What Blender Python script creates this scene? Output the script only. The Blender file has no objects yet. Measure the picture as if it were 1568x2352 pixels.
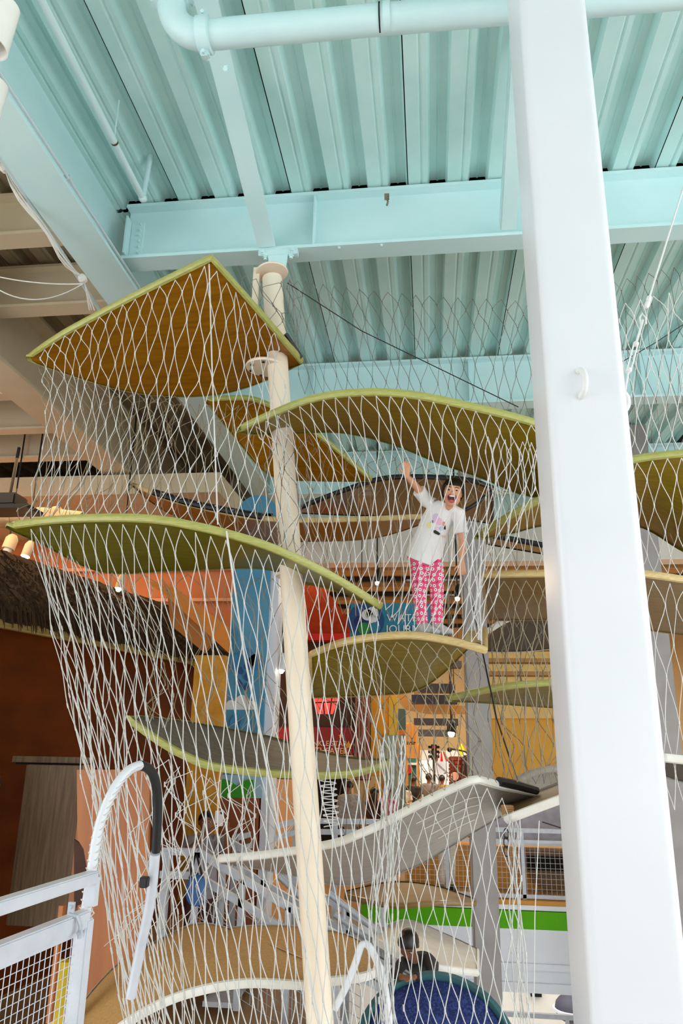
import bpy, bmesh, math, random
from mathutils import Vector, Matrix
random.seed(7)
SC = bpy.context.scene
C = SC.collection

# ------------------------------------------------------------------ camera, world, light, exposure
F_PX, CX, CY, IW, IH = 1700.0, 784.0, 1176.0, 1568.0, 2352.0
EYE = Vector((0, 0, 1.6))
_yv = Vector((990 - CX, -(1690 - CY), -F_PX)).normalized()
_up = Vector((878 - CX, 4265 + CY, -F_PX)); _up = (_up - _up.dot(_yv) * _yv).normalized()
_xv = _yv.cross(_up)
ROT = Matrix((_xv, _yv, _up))                    # world = ROT @ camera
cam_d = bpy.data.cameras.new('camera'); cam = bpy.data.objects.new('camera', cam_d); C.objects.link(cam)
cam.matrix_world = Matrix.Translation(EYE) @ ROT.to_4x4()
cam_d.sensor_fit = 'VERTICAL'; cam_d.sensor_height = 36.0; cam_d.lens = 36.0 * F_PX / IH
cam_d.clip_start = 0.05; cam_d.clip_end = 200
SC.camera = cam

w = bpy.data.worlds.new('daylight'); SC.world = w; w.use_nodes = True
bg = w.node_tree.nodes['Background']; bg.inputs[0].default_value = (0.93, 0.97, 1.0, 1); bg.inputs[1].default_value = 3.2

def area_light(name, loc, size, power, color, rot=(0, 0, 0), sy=None):
    d = bpy.data.lights.new(name, 'AREA'); d.energy = power; d.color = color; d.size = size
    if sy: d.shape = 'RECTANGLE'; d.size_y = sy
    o = bpy.data.objects.new(name, d); C.objects.link(o); o.location = loc; o.rotation_euler = rot
    return o
WARM = (1.0, 0.78, 0.5)
area_light('gallery_lighting', (3.0, 17.5, 5.05), 7, 900, (1.0, 0.85, 0.62), sy=5)
area_light('theatre_lighting', (-3.5, 16.0, 5.0), 5, 520, (1.0, 0.72, 0.42), sy=4)
area_light('house_lighting', (-6.0, 9.2, 4.85), 3, 170, (1.0, 0.62, 0.3), sy=4)
area_light('lower_lighting', (2.0, 15.0, -1.75), 6, 170, (1.0, 0.98, 0.94), sy=3)

vs = SC.view_settings
vs.view_transform = 'Standard'; vs.look = 'None'; vs.gamma = 1.0; vs.use_curve_mapping = False
vs.exposure = -0.08

# ------------------------------------------------------------------ helpers
def ray(u, v): return ROT @ Vector((u - CX, -(v - CY), -F_PX))
def at(u, v, Y):                                  # point on the vertical plane y = Y
    d = ray(u, v); return EYE + d * (Y / d.y)
def atz(u, v, z):                                 # point on the level z
    d = ray(u, v); return EYE + d * ((z - EYE.z) / d.z)
def atx(u, v, x):
    d = ray(u, v); return EYE + d * (x / d.x)
def P3(p): return p if isinstance(p, Vector) else at(*p)

def tag(o, label=None, cat=None, group=None, kind=None):
    if label: o['label'] = label
    if cat: o['category'] = cat
    if group: o['group'] = group
    if kind: o['kind'] = kind
    return o
def empty(name, loc=(0, 0, 0)):
    o = bpy.data.objects.new(name, None); C.objects.link(o); o.location = loc; o.empty_display_size = 0.1
    return o
def thing(name, label, cat, group=None, loc=(0, 0, 0), kind=None):
    return tag(empty(name, loc), label, cat, group, kind)

class MB:
    def __init__(s): s.v = []; s.f = []
    def add(s, vs, fs):
        n = len(s.v); s.v += [tuple(p) for p in vs]; s.f += [tuple(i + n for i in q) for q in fs]; return s
    def box(s, a, b):
        x0, y0, z0 = (min(a[i], b[i]) for i in range(3)); x1, y1, z1 = (max(a[i], b[i]) for i in range(3))
        return s.add([(x0,y0,z0),(x1,y0,z0),(x1,y1,z0),(x0,y1,z0),(x0,y0,z1),(x1,y0,z1),(x1,y1,z1),(x0,y1,z1)],
                     [(3,2,1,0),(4,5,6,7),(0,1,5,4),(1,2,6,5),(2,3,7,6),(3,0,4,7)])
    def bar(s, a, b, wd, ht, up=(0, 0, 1)):         # rectangular bar from a to b
        a, b, up = Vector(a), Vector(b), Vector(up); d = (b - a).normalized()
        x = d.cross(up)
        x = x.normalized() if x.length > 1e-5 else Vector((1, 0, 0)); z = x.cross(d)
        q = [(-1,-1),(1,-1),(1,1),(-1,1)]
        vs = [p + x * (i * wd / 2) + z * (j * ht / 2) for p in (a, b) for i, j in q]
        return s.add(vs, [(3,2,1,0),(4,5,6,7),(0,1,5,4),(1,2,6,5),(2,3,7,6),(3,0,4,7)])
    def tube(s, pts, r, n=8, cap=True, closed=False):
        pts = [Vector(p) for p in pts]; m = len(pts)
        rs = r if isinstance(r, (list, tuple)) else [r] * m
        prev = None; rings = []
        for i, p in enumerate(pts):
            if closed: d = pts[(i + 1) % m] - pts[i - 1]
            else: d = pts[min(i + 1, m - 1)] - pts[max(i - 1, 0)]
            d = d.normalized() if d.length > 1e-9 else Vector((0, 0, 1))
            if prev is None:
                x = d.cross(Vector((0, 0, 1)))
                if x.length < 1e-3: x = d.cross(Vector((0, 1, 0)))
            else: x = prev - d * prev.dot(d)
            x = x.normalized(); prev = x; y = d.cross(x)
            rings.append([p + (x * math.cos(2 * math.pi * k / n) + y * math.sin(2 * math.pi * k / n)) * rs[i] for k in range(n)])
        vs = [q for rg in rings for q in rg]; fs = []
        for i in range(m if closed else m - 1):
            j = (i + 1) % m
            for k in range(n):
                k2 = (k + 1) % n; fs.append((i * n + k, i * n + k2, j * n + k2, j * n + k))
        if cap and not closed: fs += [tuple(range(n - 1, -1, -1)), tuple(range((m - 1) * n, m * n))]
        return s.add(vs, fs)
    def cyl(s, a, b, r, n=16, r2=None): return s.tube([a, b], [r, r if r2 is None else r2], n)
    def prism(s, poly, d):                         # polygon (3D points) extruded by vector d
        poly = [Vector(p) for p in poly]; d = Vector(d); n = len(poly)
        return s.add(poly + [p + d for p in poly],
                     [tuple(range(n - 1, -1, -1)), tuple(range(n, 2 * n))] + [(i, (i + 1) % n, (i + 1) % n + n, i + n) for i in range(n)])
    def lathe(s, prof, o=(0, 0, 0), ax=(0, 0, 1), n=24):   # prof: (radius, height) along axis
        o, ax = Vector(o), Vector(ax).normalized()
        x = ax.cross(Vector((0, 0, 1)))
        if x.length < 1e-3: x = Vector((1, 0, 0))
        x = x.normalized(); y = ax.cross(x); m = len(prof)
        vs = [o + ax * h + (x * math.cos(2 * math.pi * k / n) + y * math.sin(2 * math.pi * k / n)) * max(r, 1e-4) for r, h in prof for k in range(n)]
        fs = [(i * n + k, i * n + (k + 1) % n, (i + 1) * n + (k + 1) % n, (i + 1) * n + k) for i in range(m - 1) for k in range(n)]
        fs += [tuple(range(n - 1, -1, -1)), tuple(range((m - 1) * n, m * n))]
        return s.add(vs, fs)
    def ball(s, c, r, n=12, m=8, sc=(1, 1, 1)):
        c = Vector(c); vs = []; fs = []
        for i in range(m + 1):
            th = math.pi * i / m
            for k in range(n):
                a = 2 * math.pi * k / n
                vs.append(c + Vector((math.sin(th) * math.cos(a) * r * sc[0], math.sin(th) * math.sin(a) * r * sc[1], math.cos(th) * r * sc[2])))
        for i in range(m):
            for k in range(n): fs.append((i * n + k, (i + 1) * n + k, (i + 1) * n + (k + 1) % n, i * n + (k + 1) % n))
        return s.add(vs, fs)
    def grid(s, G, flip=False):                     # G[i][j] points
        m, n = len(G), len(G[0]); vs = [p for r in G for p in r]
        fs = [(i * n + j, i * n + j + 1, (i + 1) * n + j + 1, (i + 1) * n + j) for i in range(m - 1) for j in range(n - 1)]
        if flip: fs = [q[::-1] for q in fs]
        return s.add(vs, fs)
    def build(s, name, mat, parent=None, smooth=False, bevel=0.0, kind=None, label=None):
        me = bpy.data.meshes.new(name); me.from_pydata(s.v, [], s.f); me.update()
        bm = bmesh.new(); bm.from_mesh(me); bmesh.ops.recalc_face_normals(bm, faces=bm.faces[:])
        if bevel: bmesh.ops.bevel(bm, geom=bm.edges[:], offset=bevel, segments=2, affect='EDGES', clamp_overlap=True)
        bm.to_mesh(me); bm.free()
        if smooth:
            for p in me.polygons: p.use_smooth = True
            if smooth != 'all':
                try: me.set_sharp_from_angle(angle=math.radians(40))
                except Exception: pass
        o = bpy.data.objects.new(name, me); C.objects.link(o)
        if mat: me.materials.append(mat)
        if parent:
            o.parent = parent
            o.matrix_parent_inverse = Matrix.Translation(-world_loc(parent))
        if kind: o['kind'] = kind
        if label: o['label'] = label
        return o
def world_loc(o):
    l = Vector(o.location)
    return l if o.parent is None or o.type == 'MESH' else l + world_loc(o.parent)

def lin(h):
    if isinstance(h, str):
        h = h.lstrip('#'); c = [int(h[i:i + 2], 16) / 255 for i in (0, 2, 4)]
    else: c = [x / 255 for x in h]
    return [x / 12.92 if x <= 0.04045 else ((x + 0.055) / 1.055) ** 2.4 for x in c]
MATS = {}
def pm(name, col, rough=0.5, metal=0.0, col2=None, scale=6.0, amt=0.35, stretch=(1, 1, 1), bump=0.0, bscale=None, emit=0.0, spec=0.5, coat=0.0):
    """procedural principled material: base colour mottled by noise, fine bump"""
    if name in MATS: return MATS[name]
    m = bpy.data.materials.new(name); m.use_nodes = True; nt = m.node_tree; N = nt.nodes; L = nt.links
    b = N['Principled BSDF']; c = lin(col)
    b.inputs['Roughness'].default_value = rough; b.inputs['Metallic'].default_value = metal
    b.inputs['Specular IOR Level'].default_value = spec
    if coat: b.inputs['Coat Weight'].default_value = coat
    tc = N.new('ShaderNodeTexCoord'); mp = N.new('ShaderNodeMapping'); mp.inputs['Scale'].default_value = stretch
    L.new(tc.outputs['Object'], mp.inputs[0])
    nz = N.new('ShaderNodeTexNoise'); nz.inputs['Scale'].default_value = scale; nz.inputs['Detail'].default_value = 5
    L.new(mp.outputs[0], nz.inputs['Vector'])
    mx = N.new('ShaderNodeMix'); mx.data_type = 'RGBA'
    c2 = lin(col2) if col2 else [x * (1 - amt) for x in c]
    mx.inputs['A'].default_value = (*c, 1); mx.inputs['B'].default_value = (*c2, 1)
    cr = N.new('ShaderNodeMapRange'); cr.inputs[1].default_value = 0.35; cr.inputs[2].default_value = 0.75
    L.new(nz.outputs['Fac'], cr.inputs[0]); L.new(cr.outputs[0], mx.inputs['Factor'])
    L.new(mx.outputs['Result'], b.inputs['Base Color'])
    if bump:
        bp = N.new('ShaderNodeBump'); bp.inputs['Strength'].default_value = bump; bp.inputs['Distance'].default_value = 0.01
        n2 = N.new('ShaderNodeTexNoise'); n2.inputs['Scale'].default_value = bscale or scale * 8
        L.new(mp.outputs[0], n2.inputs['Vector']); L.new(n2.outputs['Fac'], bp.inputs['Height']); L.new(bp.outputs[0], b.inputs['Normal'])
    if emit:
        b.inputs['Emission Color'].default_value = (*c, 1); b.inputs['Emission Strength'].default_value = emit
    MATS[name] = m; return m
def flat(name, col, **k): k.setdefault('amt', 0.08); return pm(name, col, **k)

# palette
M_deck = pm('teal_deck_paint', '#cdeeeb', 0.45, col2='#bfe6e2', scale=3, bump=0.05)
M_beam = pm('teal_beam_paint', '#d3f1f2', 0.4, col2='#c8ebed', scale=2, bump=0.03)
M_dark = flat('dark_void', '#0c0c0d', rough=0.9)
M_white = pm('white_gloss_paint', '#e5e5e9', 0.3, col2='#dfe0e6', scale=2)
M_beige = pm('beige_ceiling_paint', '#cbb99d', 0.6, col2='#c0ac8e', scale=2)
M_tanpole = pm('cream_pole_paint', '#f8e8d2', 0.35, col2='#f1dec4', scale=3)
M_ply = pm('green_stained_plywood', '#8f7616', 0.38, col2='#715c0e', scale=3, stretch=(1, 9, 9), coat=0.08, spec=0.3)
M_plyo = pm('amber_plywood', '#a06a0c', 0.4, col2='#835207', scale=3, stretch=(1, 9, 9), coat=0.06, spec=0.3)
M_edge = pm('green_laminated_edge', '#b3b164', 0.35, col2='#9a9a50', scale=10, stretch=(2, 2, 14))
M_edgey = pm('pale_laminated_edge', '#d9bf86', 0.35, col2='#c0a266', scale=10, stretch=(2, 2, 14))
M_grayply = pm('grey_stained_plywood', '#a9a198', 0.45, col2='#958c82', scale=3, stretch=(1, 8, 8))
M_topgray = pm('worn_grey_deck', '#7d7568', 0.5, col2='#5f584c', scale=4, stretch=(1, 9, 9))
M_cork = pm('cork_tan_deck', '#cfa468', 0.7, col2='#b98d52', scale=60, bump=0.15)
M_wedge = pm('white_edge_band', '#eeeae2', 0.4, col2='#e0dacd', scale=9)
M_cable = flat('white_coated_cable', '#dcdad6', rough=0.45)
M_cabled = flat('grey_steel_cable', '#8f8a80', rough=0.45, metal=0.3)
M_cablek = flat('unlit_khaki_cable', '#a4977c', rough=0.5)  # net cable browned to stand for strands that get little light
M_steel = pm('galvanised_steel', '#c3c8d0', 0.4, 0.3, col2='#b2b8c2', scale=14)
M_black = flat('black_rubber', '#17161a', rough=0.5)
M_skin = pm('light_skin', '#dba07c', 0.5, col2='#d0916c', scale=5)
M_skinb = pm('brown_skin', '#8f5f44', 0.5, col2='#7f5239', scale=5)
M_hair = pm('black_hair', '#15100e', 0.35, col2='#241b17', scale=30, stretch=(1, 1, 0.2))
# ------------------------------------------------------------------ ceiling of ribbed steel deck
ZD = 6.14
def deck_profile(wd):                               # one sheet: three ribs, small stiffening grooves
    pr = []; n = 3; p = wd / n
    for k in range(n):
        x = k * p
        pr += [(x + 0.004, 0), (x + 0.10, 0), (x + 0.115, 0.012), (x + 0.13, 0), (x + 0.165, 0), (x + 0.19, 0.085), (x + 0.24, 0.085), (x + 0.252, 0.074), (x + 0.264, 0.085), (x + p - 0.022, 0.085), (x + p - 0.004, 0.0)]
    return pr
def ceiling_panels(root, x_list, y0, y1, mat, z=ZD):
    wd = 1.02; me = None
    for x in x_list:
        if me is None:
            pr = deck_profile(wd); mb = MB()
            mb.grid([[Vector((a, y0, z + h)) for a, h in pr], [Vector((a, y1, z + h)) for a, h in pr]])
            o = mb.build('deck_sheet', mat, root); o.location.x = x; me = o.data
        else:
            o = bpy.data.objects.new('deck_sheet', me); C.objects.link(o); o.parent = root; o.location.x = x
ceil = tag(empty('ceiling'), 'pale teal ribbed steel roof deck', kind='structure')
xs = [-2.15 + 1.02 * k for k in range(-1, 6)]
ceiling_panels(ceil, xs, -5.0, 5.38, M_deck)
ceiling_panels(ceil, xs, 5.42, 8.5, M_deck)
ceiling_panels(ceil, xs, 8.5, 13.0, M_deck)
xb = [-3.17 - 1.02 * k for k in range(1, 6)]
M_bdeck = pm('beige_deck_paint', '#a8977b', 0.6, col2='#9a886b', scale=3)
ceiling_panels(ceil, xb, -5.0, 13.0, M_bdeck)
MB().box((-9, -5, 6.26), (5.2, 22, 6.5)).build('roof_slab', M_dark, ceil)
MB().box((5.0, 5.2, 6.2), (9.2, 26, 6.45)).build('roof_slab', M_beige, ceil)  # unseen roof extension, added to block sky light and darken the rear

def i_beam(root, a, b, z0, z1, wf, mat, tf=0.03, tw=0.02):
    """horizontal I-beam from a to b (xy), between levels z0 and z1"""
    a, b = Vector((*a, 0)), Vector((*b, 0)); U = Vector((0, 0, 1))
    MB().bar(a + U * (z0 + z1) / 2, b + U * (z0 + z1) / 2, tw, z1 - z0 - 2 * tf).build('web', mat, root)
    MB().bar(a + U * (z0 + tf / 2), b + U * (z0 + tf / 2), wf, tf).build('bottom_flange', mat, root)
    MB().bar(a + U * (z1 - tf / 2), b + U * (z1 - tf / 2), wf, tf).build('top_flange', mat, root)
def bolts(root, pts, ax, r=0.014, h=0.02, mat=M_beam, name='bolt'):
    ax = Vector(ax).normalized()
    for p in pts:
        MB().lathe([(r * 1.5, 0), (r * 1.5, h * .35), (r, h * .35), (r, h)], p, ax, 6).build(name, mat, root)

b1 = thing('roof_beam', 'teal steel cross beam with stiffeners above the cream pole', 'beam', 'teal roof beams', (0, 5.4, 5.55), kind='structure')
i_beam(b1, (-2.62, 5.4), (5.2, 5.4), 5.56, 6.125, 0.2, M_beam)
for x in (-0.92, 2.6):
    MB().box((x - 0.008, 5.31, 5.59), (x + 0.008, 5.39, 6.09)).build('stiffener', M_beam, b1)
for px, pz in ((-0.74, 5.57), (-0.74, 5.59)):
    pass
bolts(b1, [(-0.7 + 0.12 * k, 5.33, 5.56) for k in (0, 3)], (0, 0, -1), 0.01, 0.015)
MB().box((-2.60, 5.27, 5.6), (-2.585, 5.36, 5.98)).build('end_plate', M_beam, b1)
ang = MB().box((-2.585, 5.366, 5.6), (-2.47, 5.39, 5.98)).build('angle_cleat', M_beam, b1)
bolts(b1, [(-2.50, 5.366, 5.66 + 0.058 * k) for k in range(6)], (0, -1, 0), 0.013, 0.025)
# conduit clip hanging under the deck on the beam
cl = at(888, 455, 5.28)
k0 = thing('beam_clamp', 'small rusty clamp hooked on the teal beam near its middle', 'clamp', None, cl)
MB().box(cl + Vector((-0.02, -0.01, -0.005)), cl + Vector((0.02, 0.02, 0.04))).build('jaw', pm('rusty_metal', '#9b917c', 0.6, 0.4, col2='#6a4a30', scale=40), k0)
MB().tube([cl + Vector((0, 0, 0)), cl + Vector((0.01, 0, -0.04)), cl + Vector((0.0, 0, -0.075))], 0.009, 6).build('shank', MATS['rusty_metal'], k0)

b2 = thing('roof_beam', 'farther teal cross beam seen through the grey net', 'beam', 'teal roof beams', (0, 8.5, 5.5), kind='structure')
i_beam(b2, (-2.62, 8.5), (5.2, 8.5), 5.5, 6.125, 0.22, M_beam)
for x in (-1.4, 0.55, 2.6):
    MB().box((x - 0.008, 8.41, 5.53), (x + 0.008, 8.49, 6.09)).build('stiffener', M_beam, b2)
b3 = thing('roof_beam', 'farthest teal cross beam behind the upper leaf platforms', 'beam', 'teal roof beams', (0, 11.6, 5.4), kind='structure')
i_beam(b3, (-2.62, 11.6), (5.2, 11.6), 5.4, 6.125, 0.22, M_beam)
# main girder on the left, running away from the viewer
g = thing('roof_girder', 'deep pale blue girder running back along the left of the teal ceiling', 'girder', None, (-2.78, 5, 5.45), kind='structure')
i_beam(g, (-2.78, -5.0), (-2.78, 13.0), 5.46, 6.30, 0.36, M_beam, tf=0.035, tw=0.03)
M_cond = flat('painted_conduit', '#cfe0e4', rough=0.4)
def line_z(pts, z): return [atz(u, v, z) for u, v in pts]
MB().tube([(-2.585, -2, 5.505), (-2.585, 3.4, 5.505), (-2.585, 5.3, 5.505), (-2.585, 12, 5.505)], 0.012, 8).build('edge_conduit', M_cond, g)
MB().box((-2.62, 4.25, 5.49), (-2.57, 4.29, 5.53)).build('conduit_clip', M_cond, g)

# hangers (joists) diagonal: channel from the pipe bend to the pole head, and one behind the white column
j1 = thing('roof_joist', 'teal steel channel running from the pipe bend to the cross beam', 'joist', 'teal channel joists', (-1.4, 4, 5.9), kind='structure')
jb, jt = at(612, 566, 5.28), atz(478, 20, 6.08); jt = jt + (jt - jb) * 0.5
jd = (jt - jb).normalized(); jn = jd.cross(Vector((1, 0, 0))).normalized()
MB().bar(jb, jt, 0.155, 0.014, jn).build('flange', M_beam, j1)
MB().bar(jb + Vector((-0.07, 0.02, 0.05)), jt + Vector((-0.07, 0.02, 0.05)), 0.012, 0.11, jn).build('web', M_beam, j1)
bolts(j1, [at(520, 158, jb.lerp(jt, 0.72).y)], (0, -1, -1), 0.014, 0.03)
j2 = thing('roof_joist', 'teal steel channel ending at the cross beam just left of the white column', 'joist', 'teal channel joists', (0.7, 4, 5.9), kind='structure')
jb, jt = at(1168, 526, 5.28), atz(1200, 60, 6.08); jt = jt + (jt - jb) * 0.5
MB().bar(jb, jt, 0.12, 0.014, jn).build('flange', M_beam, j2)
MB().bar(jb + Vector((-0.065, 0.02, 0.05)), jt + Vector((-0.065, 0.02, 0.05)), 0.012, 0.11, jn).build('web', M_beam, j2)

# ------------------------------------------------------------------ pipes under the teal deck
M_pipe = pm('pale_blue_pipe_paint', '#d3eef0', 0.3, col2='#c6e6e9', scale=3)
pp = thing('drain_pipe', 'large pale blue drain pipe with elbow across the top', 'pipe', None, (0, 3.22, 5.5))
zp = 5.5
e0 = atz(478, 82, zp); xr = 5.0
R_ = 0.082
MB().tube([(e0.x, 3.22, zp), (xr, 3.26, zp)], R_, 24).build('pipe_run', M_pipe, pp, smooth=True)
elb = []
for k in range(9):
    a = math.pi / 2 * k / 8
    elb.append(Vector((e0.x - 0.02 - 0.2 * math.sin(a), 3.22 - 0.05 * (1 - math.cos(a)), zp + 0.2 * (1 - math.cos(a)))))
MB().tube(elb, R_ * 1.03, 24).build('elbow', M_pipe, pp, smooth=True)
top = elb[-1]
MB().tube([top, top + Vector((-0.01, -0.03, 0.43))], R_, 24).build('riser', M_pipe, pp, smooth=True)
def coupling(c, ax, name='pipe_coupling'):
    ax = Vector(ax).normalized()
    o = MB().lathe([(R_ * 1.06, -0.04), (R_ * 1.25, -0.035), (R_ * 1.28, 0), (R_ * 1.25, 0.035), (R_ * 1.06, 0.04)], c, ax, 24).build(name, M_pipe, pp, smooth=True)
    s = ax.cross(Vector((0, 1, 0.3))).normalized()
    for q in (-1, 1):
        p = Vector(c) + s * q * R_ * 1.4
        m = MB().bar(p - s * q * 0.03, p + s * q * 0.015, 0.05, 0.05, ax); m.build('coupling_lug', M_pipe, o, bevel=0.006)
        t = ax.cross(s)
        MB().tube([p - t * 0.045, p + t * 0.045], 0.012, 6).build('coupling_bolt', M_pipe, o)
coupling(elb[0] + Vector((0.0, 0, 0)), (1, 0, 0)); coupling(elb[-1] + Vector((0, 0, 0.04)), (0.02, 0.05, 1))
MB().tube([(at(872, 40, 3.22).x - 0.004, 3.22, zp), (at(872, 40, 3.22).x + 0.004, 3.22, zp)], R_ * 1.012, 24).build('pipe_joint', M_dark, pp)
MB().lathe([(R_ * 1.0, -0.02), (R_ * 1.04, -0.02), (R_ * 1.04, 0.02), (R_ * 1.0, 0.02)], (at(880, 40, 3.22).x + 0.02, 3.22, zp), (1, 0, 0), 24).build('pipe_collar', M_pipe, pp, smooth=True)

sp = thing('sprinkler_pipe', 'thin pale blue sprinkler pipe with upturned end under the teal deck', 'pipe', None, (-2.2, 4, 5.75))
za = 5.78
s0 = atz(95, 0, za); s1 = atz(262, 325, za); s2 = atz(328, 455, za); d_ = (s2 - s0)
MB().tube([s0 - d_ * 0.6, s1], 0.026, 12).build('pipe_run', M_pipe, sp, smooth=True)
MB().tube([s1, s1 + d_ * 0.01], 0.0275, 12).build('pipe_ring', flat('brown_ring', '#5a4038'), sp)
MB().tube([s1 + d_ * 0.01, s2], 0.024, 12).build('pipe_end', M_pipe, sp, smooth=True)
MB().ball(s2, 0.036).build('elbow', M_pipe, sp, smooth=True)
s3 = at(348, 345, s2.y + 0.02)
MB().tube([s2, s3], 0.022, 12).build('riser', M_pipe, sp, smooth=True)
MB().tube([s3 - Vector((0, 0, 0.02)), s3 + Vector((0, 0, 0.02))], 0.03, 12).build('collar', M_pipe, sp, smooth=True)
MB().lathe([(0.03, 0), (0.035, 0.015), (0.02, 0.02)], s3 + Vector((0, 0, 0.02)), (0, 0, 1), 14).build('sprinkler_cap', flat('rust_brown', '#4c3028', rough=0.7), sp)
hk = atz(262, 320, za); ht = at(292, 105, hk.y - 0.35)
MB().tube([hk, Vector((hk.x, hk.y, ZD))], 0.006, 6).build('hanger_rod', M_pipe, sp)

# ------------------------------------------------------------------ beige bay left of the girder
M_beigeb = pm('beige_beam_paint', '#d8c8ab', 0.55, col2='#cdbb9b', scale=2)
for (u, v, zz, dep, lab) in ((0, 500, 5.95, 0.26, 'beige joist nearest the pale blue girder end, upper left'), (0, 660, 5.9, 0.3, 'beige joist behind the coiled white cables, left')):
    p = atz(u, v, zz)
    bb = thing('ceiling_joist', lab, 'joist', 'beige joists in the left bay', (p.x, p.y, zz), kind='structure')
    i_beam(bb, (-8.5, p.y), (-2.97, p.y), zz - dep, zz + 0.17, 0.2, M_beigeb)
gx = -4.55
bg2 = thing('roof_girder', 'broad beige girder running back above the thatched house', 'girder', None, (gx, 6, 5.2), kind='structure')
i_beam(bg2, (gx, 2.0), (gx, 13.0), 5.25, 6.13, 0.42, M_beigeb, tf=0.04, tw=0.03)
for k in range(3):
    yk = 7.4 + 1.0 * k
    bb = thing('ceiling_joist', ('lowest', 'middle', 'farthest')[k] + ' short beige joist meeting the beige girder', 'joist', 'short beige joists', (gx - 1, yk, 5.3), kind='structure')
    i_beam(bb, (-8.5, yk), (gx - 0.22, yk), 5.32, 6.13, 0.18, M_beigeb)
# beige soffit bay further back
MB().box((-9, 9.8, 4.9), (-2.96, 13, 5.2)).build('ceiling_soffit', M_beigeb, ceil)

# conduit and cable bundle along the girder
cb = thing('cable_bundle', 'bundle of white cables tied along a conduit beside the girder', 'cables', None, (-3.1, 4.5, 5.4))
zc = 5.47
c0 = atz(-40, 300, zc); c1 = atz(250, 745, zc)
MB().tube([c0, c1], 0.017, 8).build('conduit', M_cond, cb, smooth=True)
M_wcab = flat('white_cable', '#f0ece4', rough=0.5)
a0, a1, a2 = at(10, 385, 4.15), at(190, 640, 5.15), at(215, 705, 5.45)
for k in range(6):
    o = Vector((random.uniform(-.02, .02), 0, random.uniform(-.02, .02)))
    m_ = a0.lerp(a1, 0.5) + Vector((0, 0, -0.06 - 0.015 * k)) + o
    pts = [a0 + (a1 - a0) * (i / 10) + Vector((0, 0, -4 * (0.03 + 0.012 * k) * (i / 10) * (1 - i / 10))) + o * math.sin(i) for i in range(11)]
    MB().tube(pts + [a2 + o * 2], 0.005, 5).build('cable', M_wcab, cb, smooth=True)
for p in (a0, a1): MB().lathe([(0.03, -0.03), (0.038, 0), (0.03, 0.03)], p, (a1 - a0), 8).build('cable_tie', M_wcab, cb)
for k, (p, q, sag) in enumerate((((190, 652, 5.1), (-20, 632, 4.9), 0.03), ((190, 652, 5.1), (-20, 655, 4.7), 0.14))):
    p, q = at(*p), at(*q)
    MB().tube([p.lerp(q, i / 12) + Vector((0, 0, -4 * sag * (i / 12) * (1 - i / 12))) for i in range(13)], 0.005, 5).build('cable', M_wcab, cb, smooth=True)

# hanging white drum lamps at the top left corner
M_shade = flat('white_lamp_shade', '#f6f2ea', rough=0.6)
for (u, v, Y, lab) in ((-8, 60, 2.6, 'white drum lamp at the top left corner, upper of two'), (-28, 235, 3.1, 'white drum lamp at the left edge, lower of two')):
    p = at(u, v, Y)
    L_ = thing('drum_lamp', lab, 'lamp', 'white drum lamps', p)
    MB().lathe([(0.075, 0.13), (0.08, 0.13), (0.085, -0.13), (0.078, -0.13), (0.075, 0.12)], p, (0.12, 0, 1), 24).build('shade', M_shade, L_, smooth=True)
    MB().ball(p + Vector((0, 0, 0.02)), 0.035).build('bulb', M_shade, L_, smooth=True)
    MB().tube([p + Vector((0.016, 0, 0.13)), Vector((p.x + 0.02, p.y, ZD))], 0.006, 6).build('cord', M_wcab, L_)

# ------------------------------------------------------------------ white column in front
def rrect(x0, x1, y0, y1, r, n=6):
    pts = []
    for cx_, cy_, a0_ in ((x1 - r, y1 - r, 0), (x0 + r, y1 - r, 90), (x0 + r, y0 + r, 180), (x1 - r, y0 + r, 270)):
        for k in range(n + 1):
            a = math.radians(a0_ + 90 * k / n); pts.append((cx_ + r * math.cos(a), cy_ + r * math.sin(a)))
    return pts
col = thing('steel_column', 'thick white rectangular column in the right foreground', 'column', None, (0.6, 2.75, -4.5), kind='structure')
MB().prism([Vector((x, y, -4.5)) for x, y in rrect(0.452, 0.742, 2.58, 2.95, 0.035)], (0, 0, 10.6)).build('shaft', M_white, col, smooth=True)
M_ring = flat('white_ring_paint', '#e8e6e4', rough=0.35)
def half_ring(c, ax_out, r, tr, name, parent):
    c = Vector(c); U = Vector((0, 0, 1)); o = Vector(ax_out)
    pts = [c + o * r * 0.75 * math.cos(a) + U * r * math.sin(a) for a in [math.radians(-90 + 12 * k) for k in range(16)]]
    return MB().tube(pts, tr, 10).build(name, M_ring, parent, smooth=True)
c1_ = at(1330, 882, 2.58)
half_ring(c1_, (0.35, -1, 0), 0.052, 0.012, 'tie_ring', col)
c2_ = at(1430, 922, 2.72); c2_.x = 0.742
half_ring(c2_, (1, 0, 0), 0.045, 0.013, 'tie_ring', col)
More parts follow.
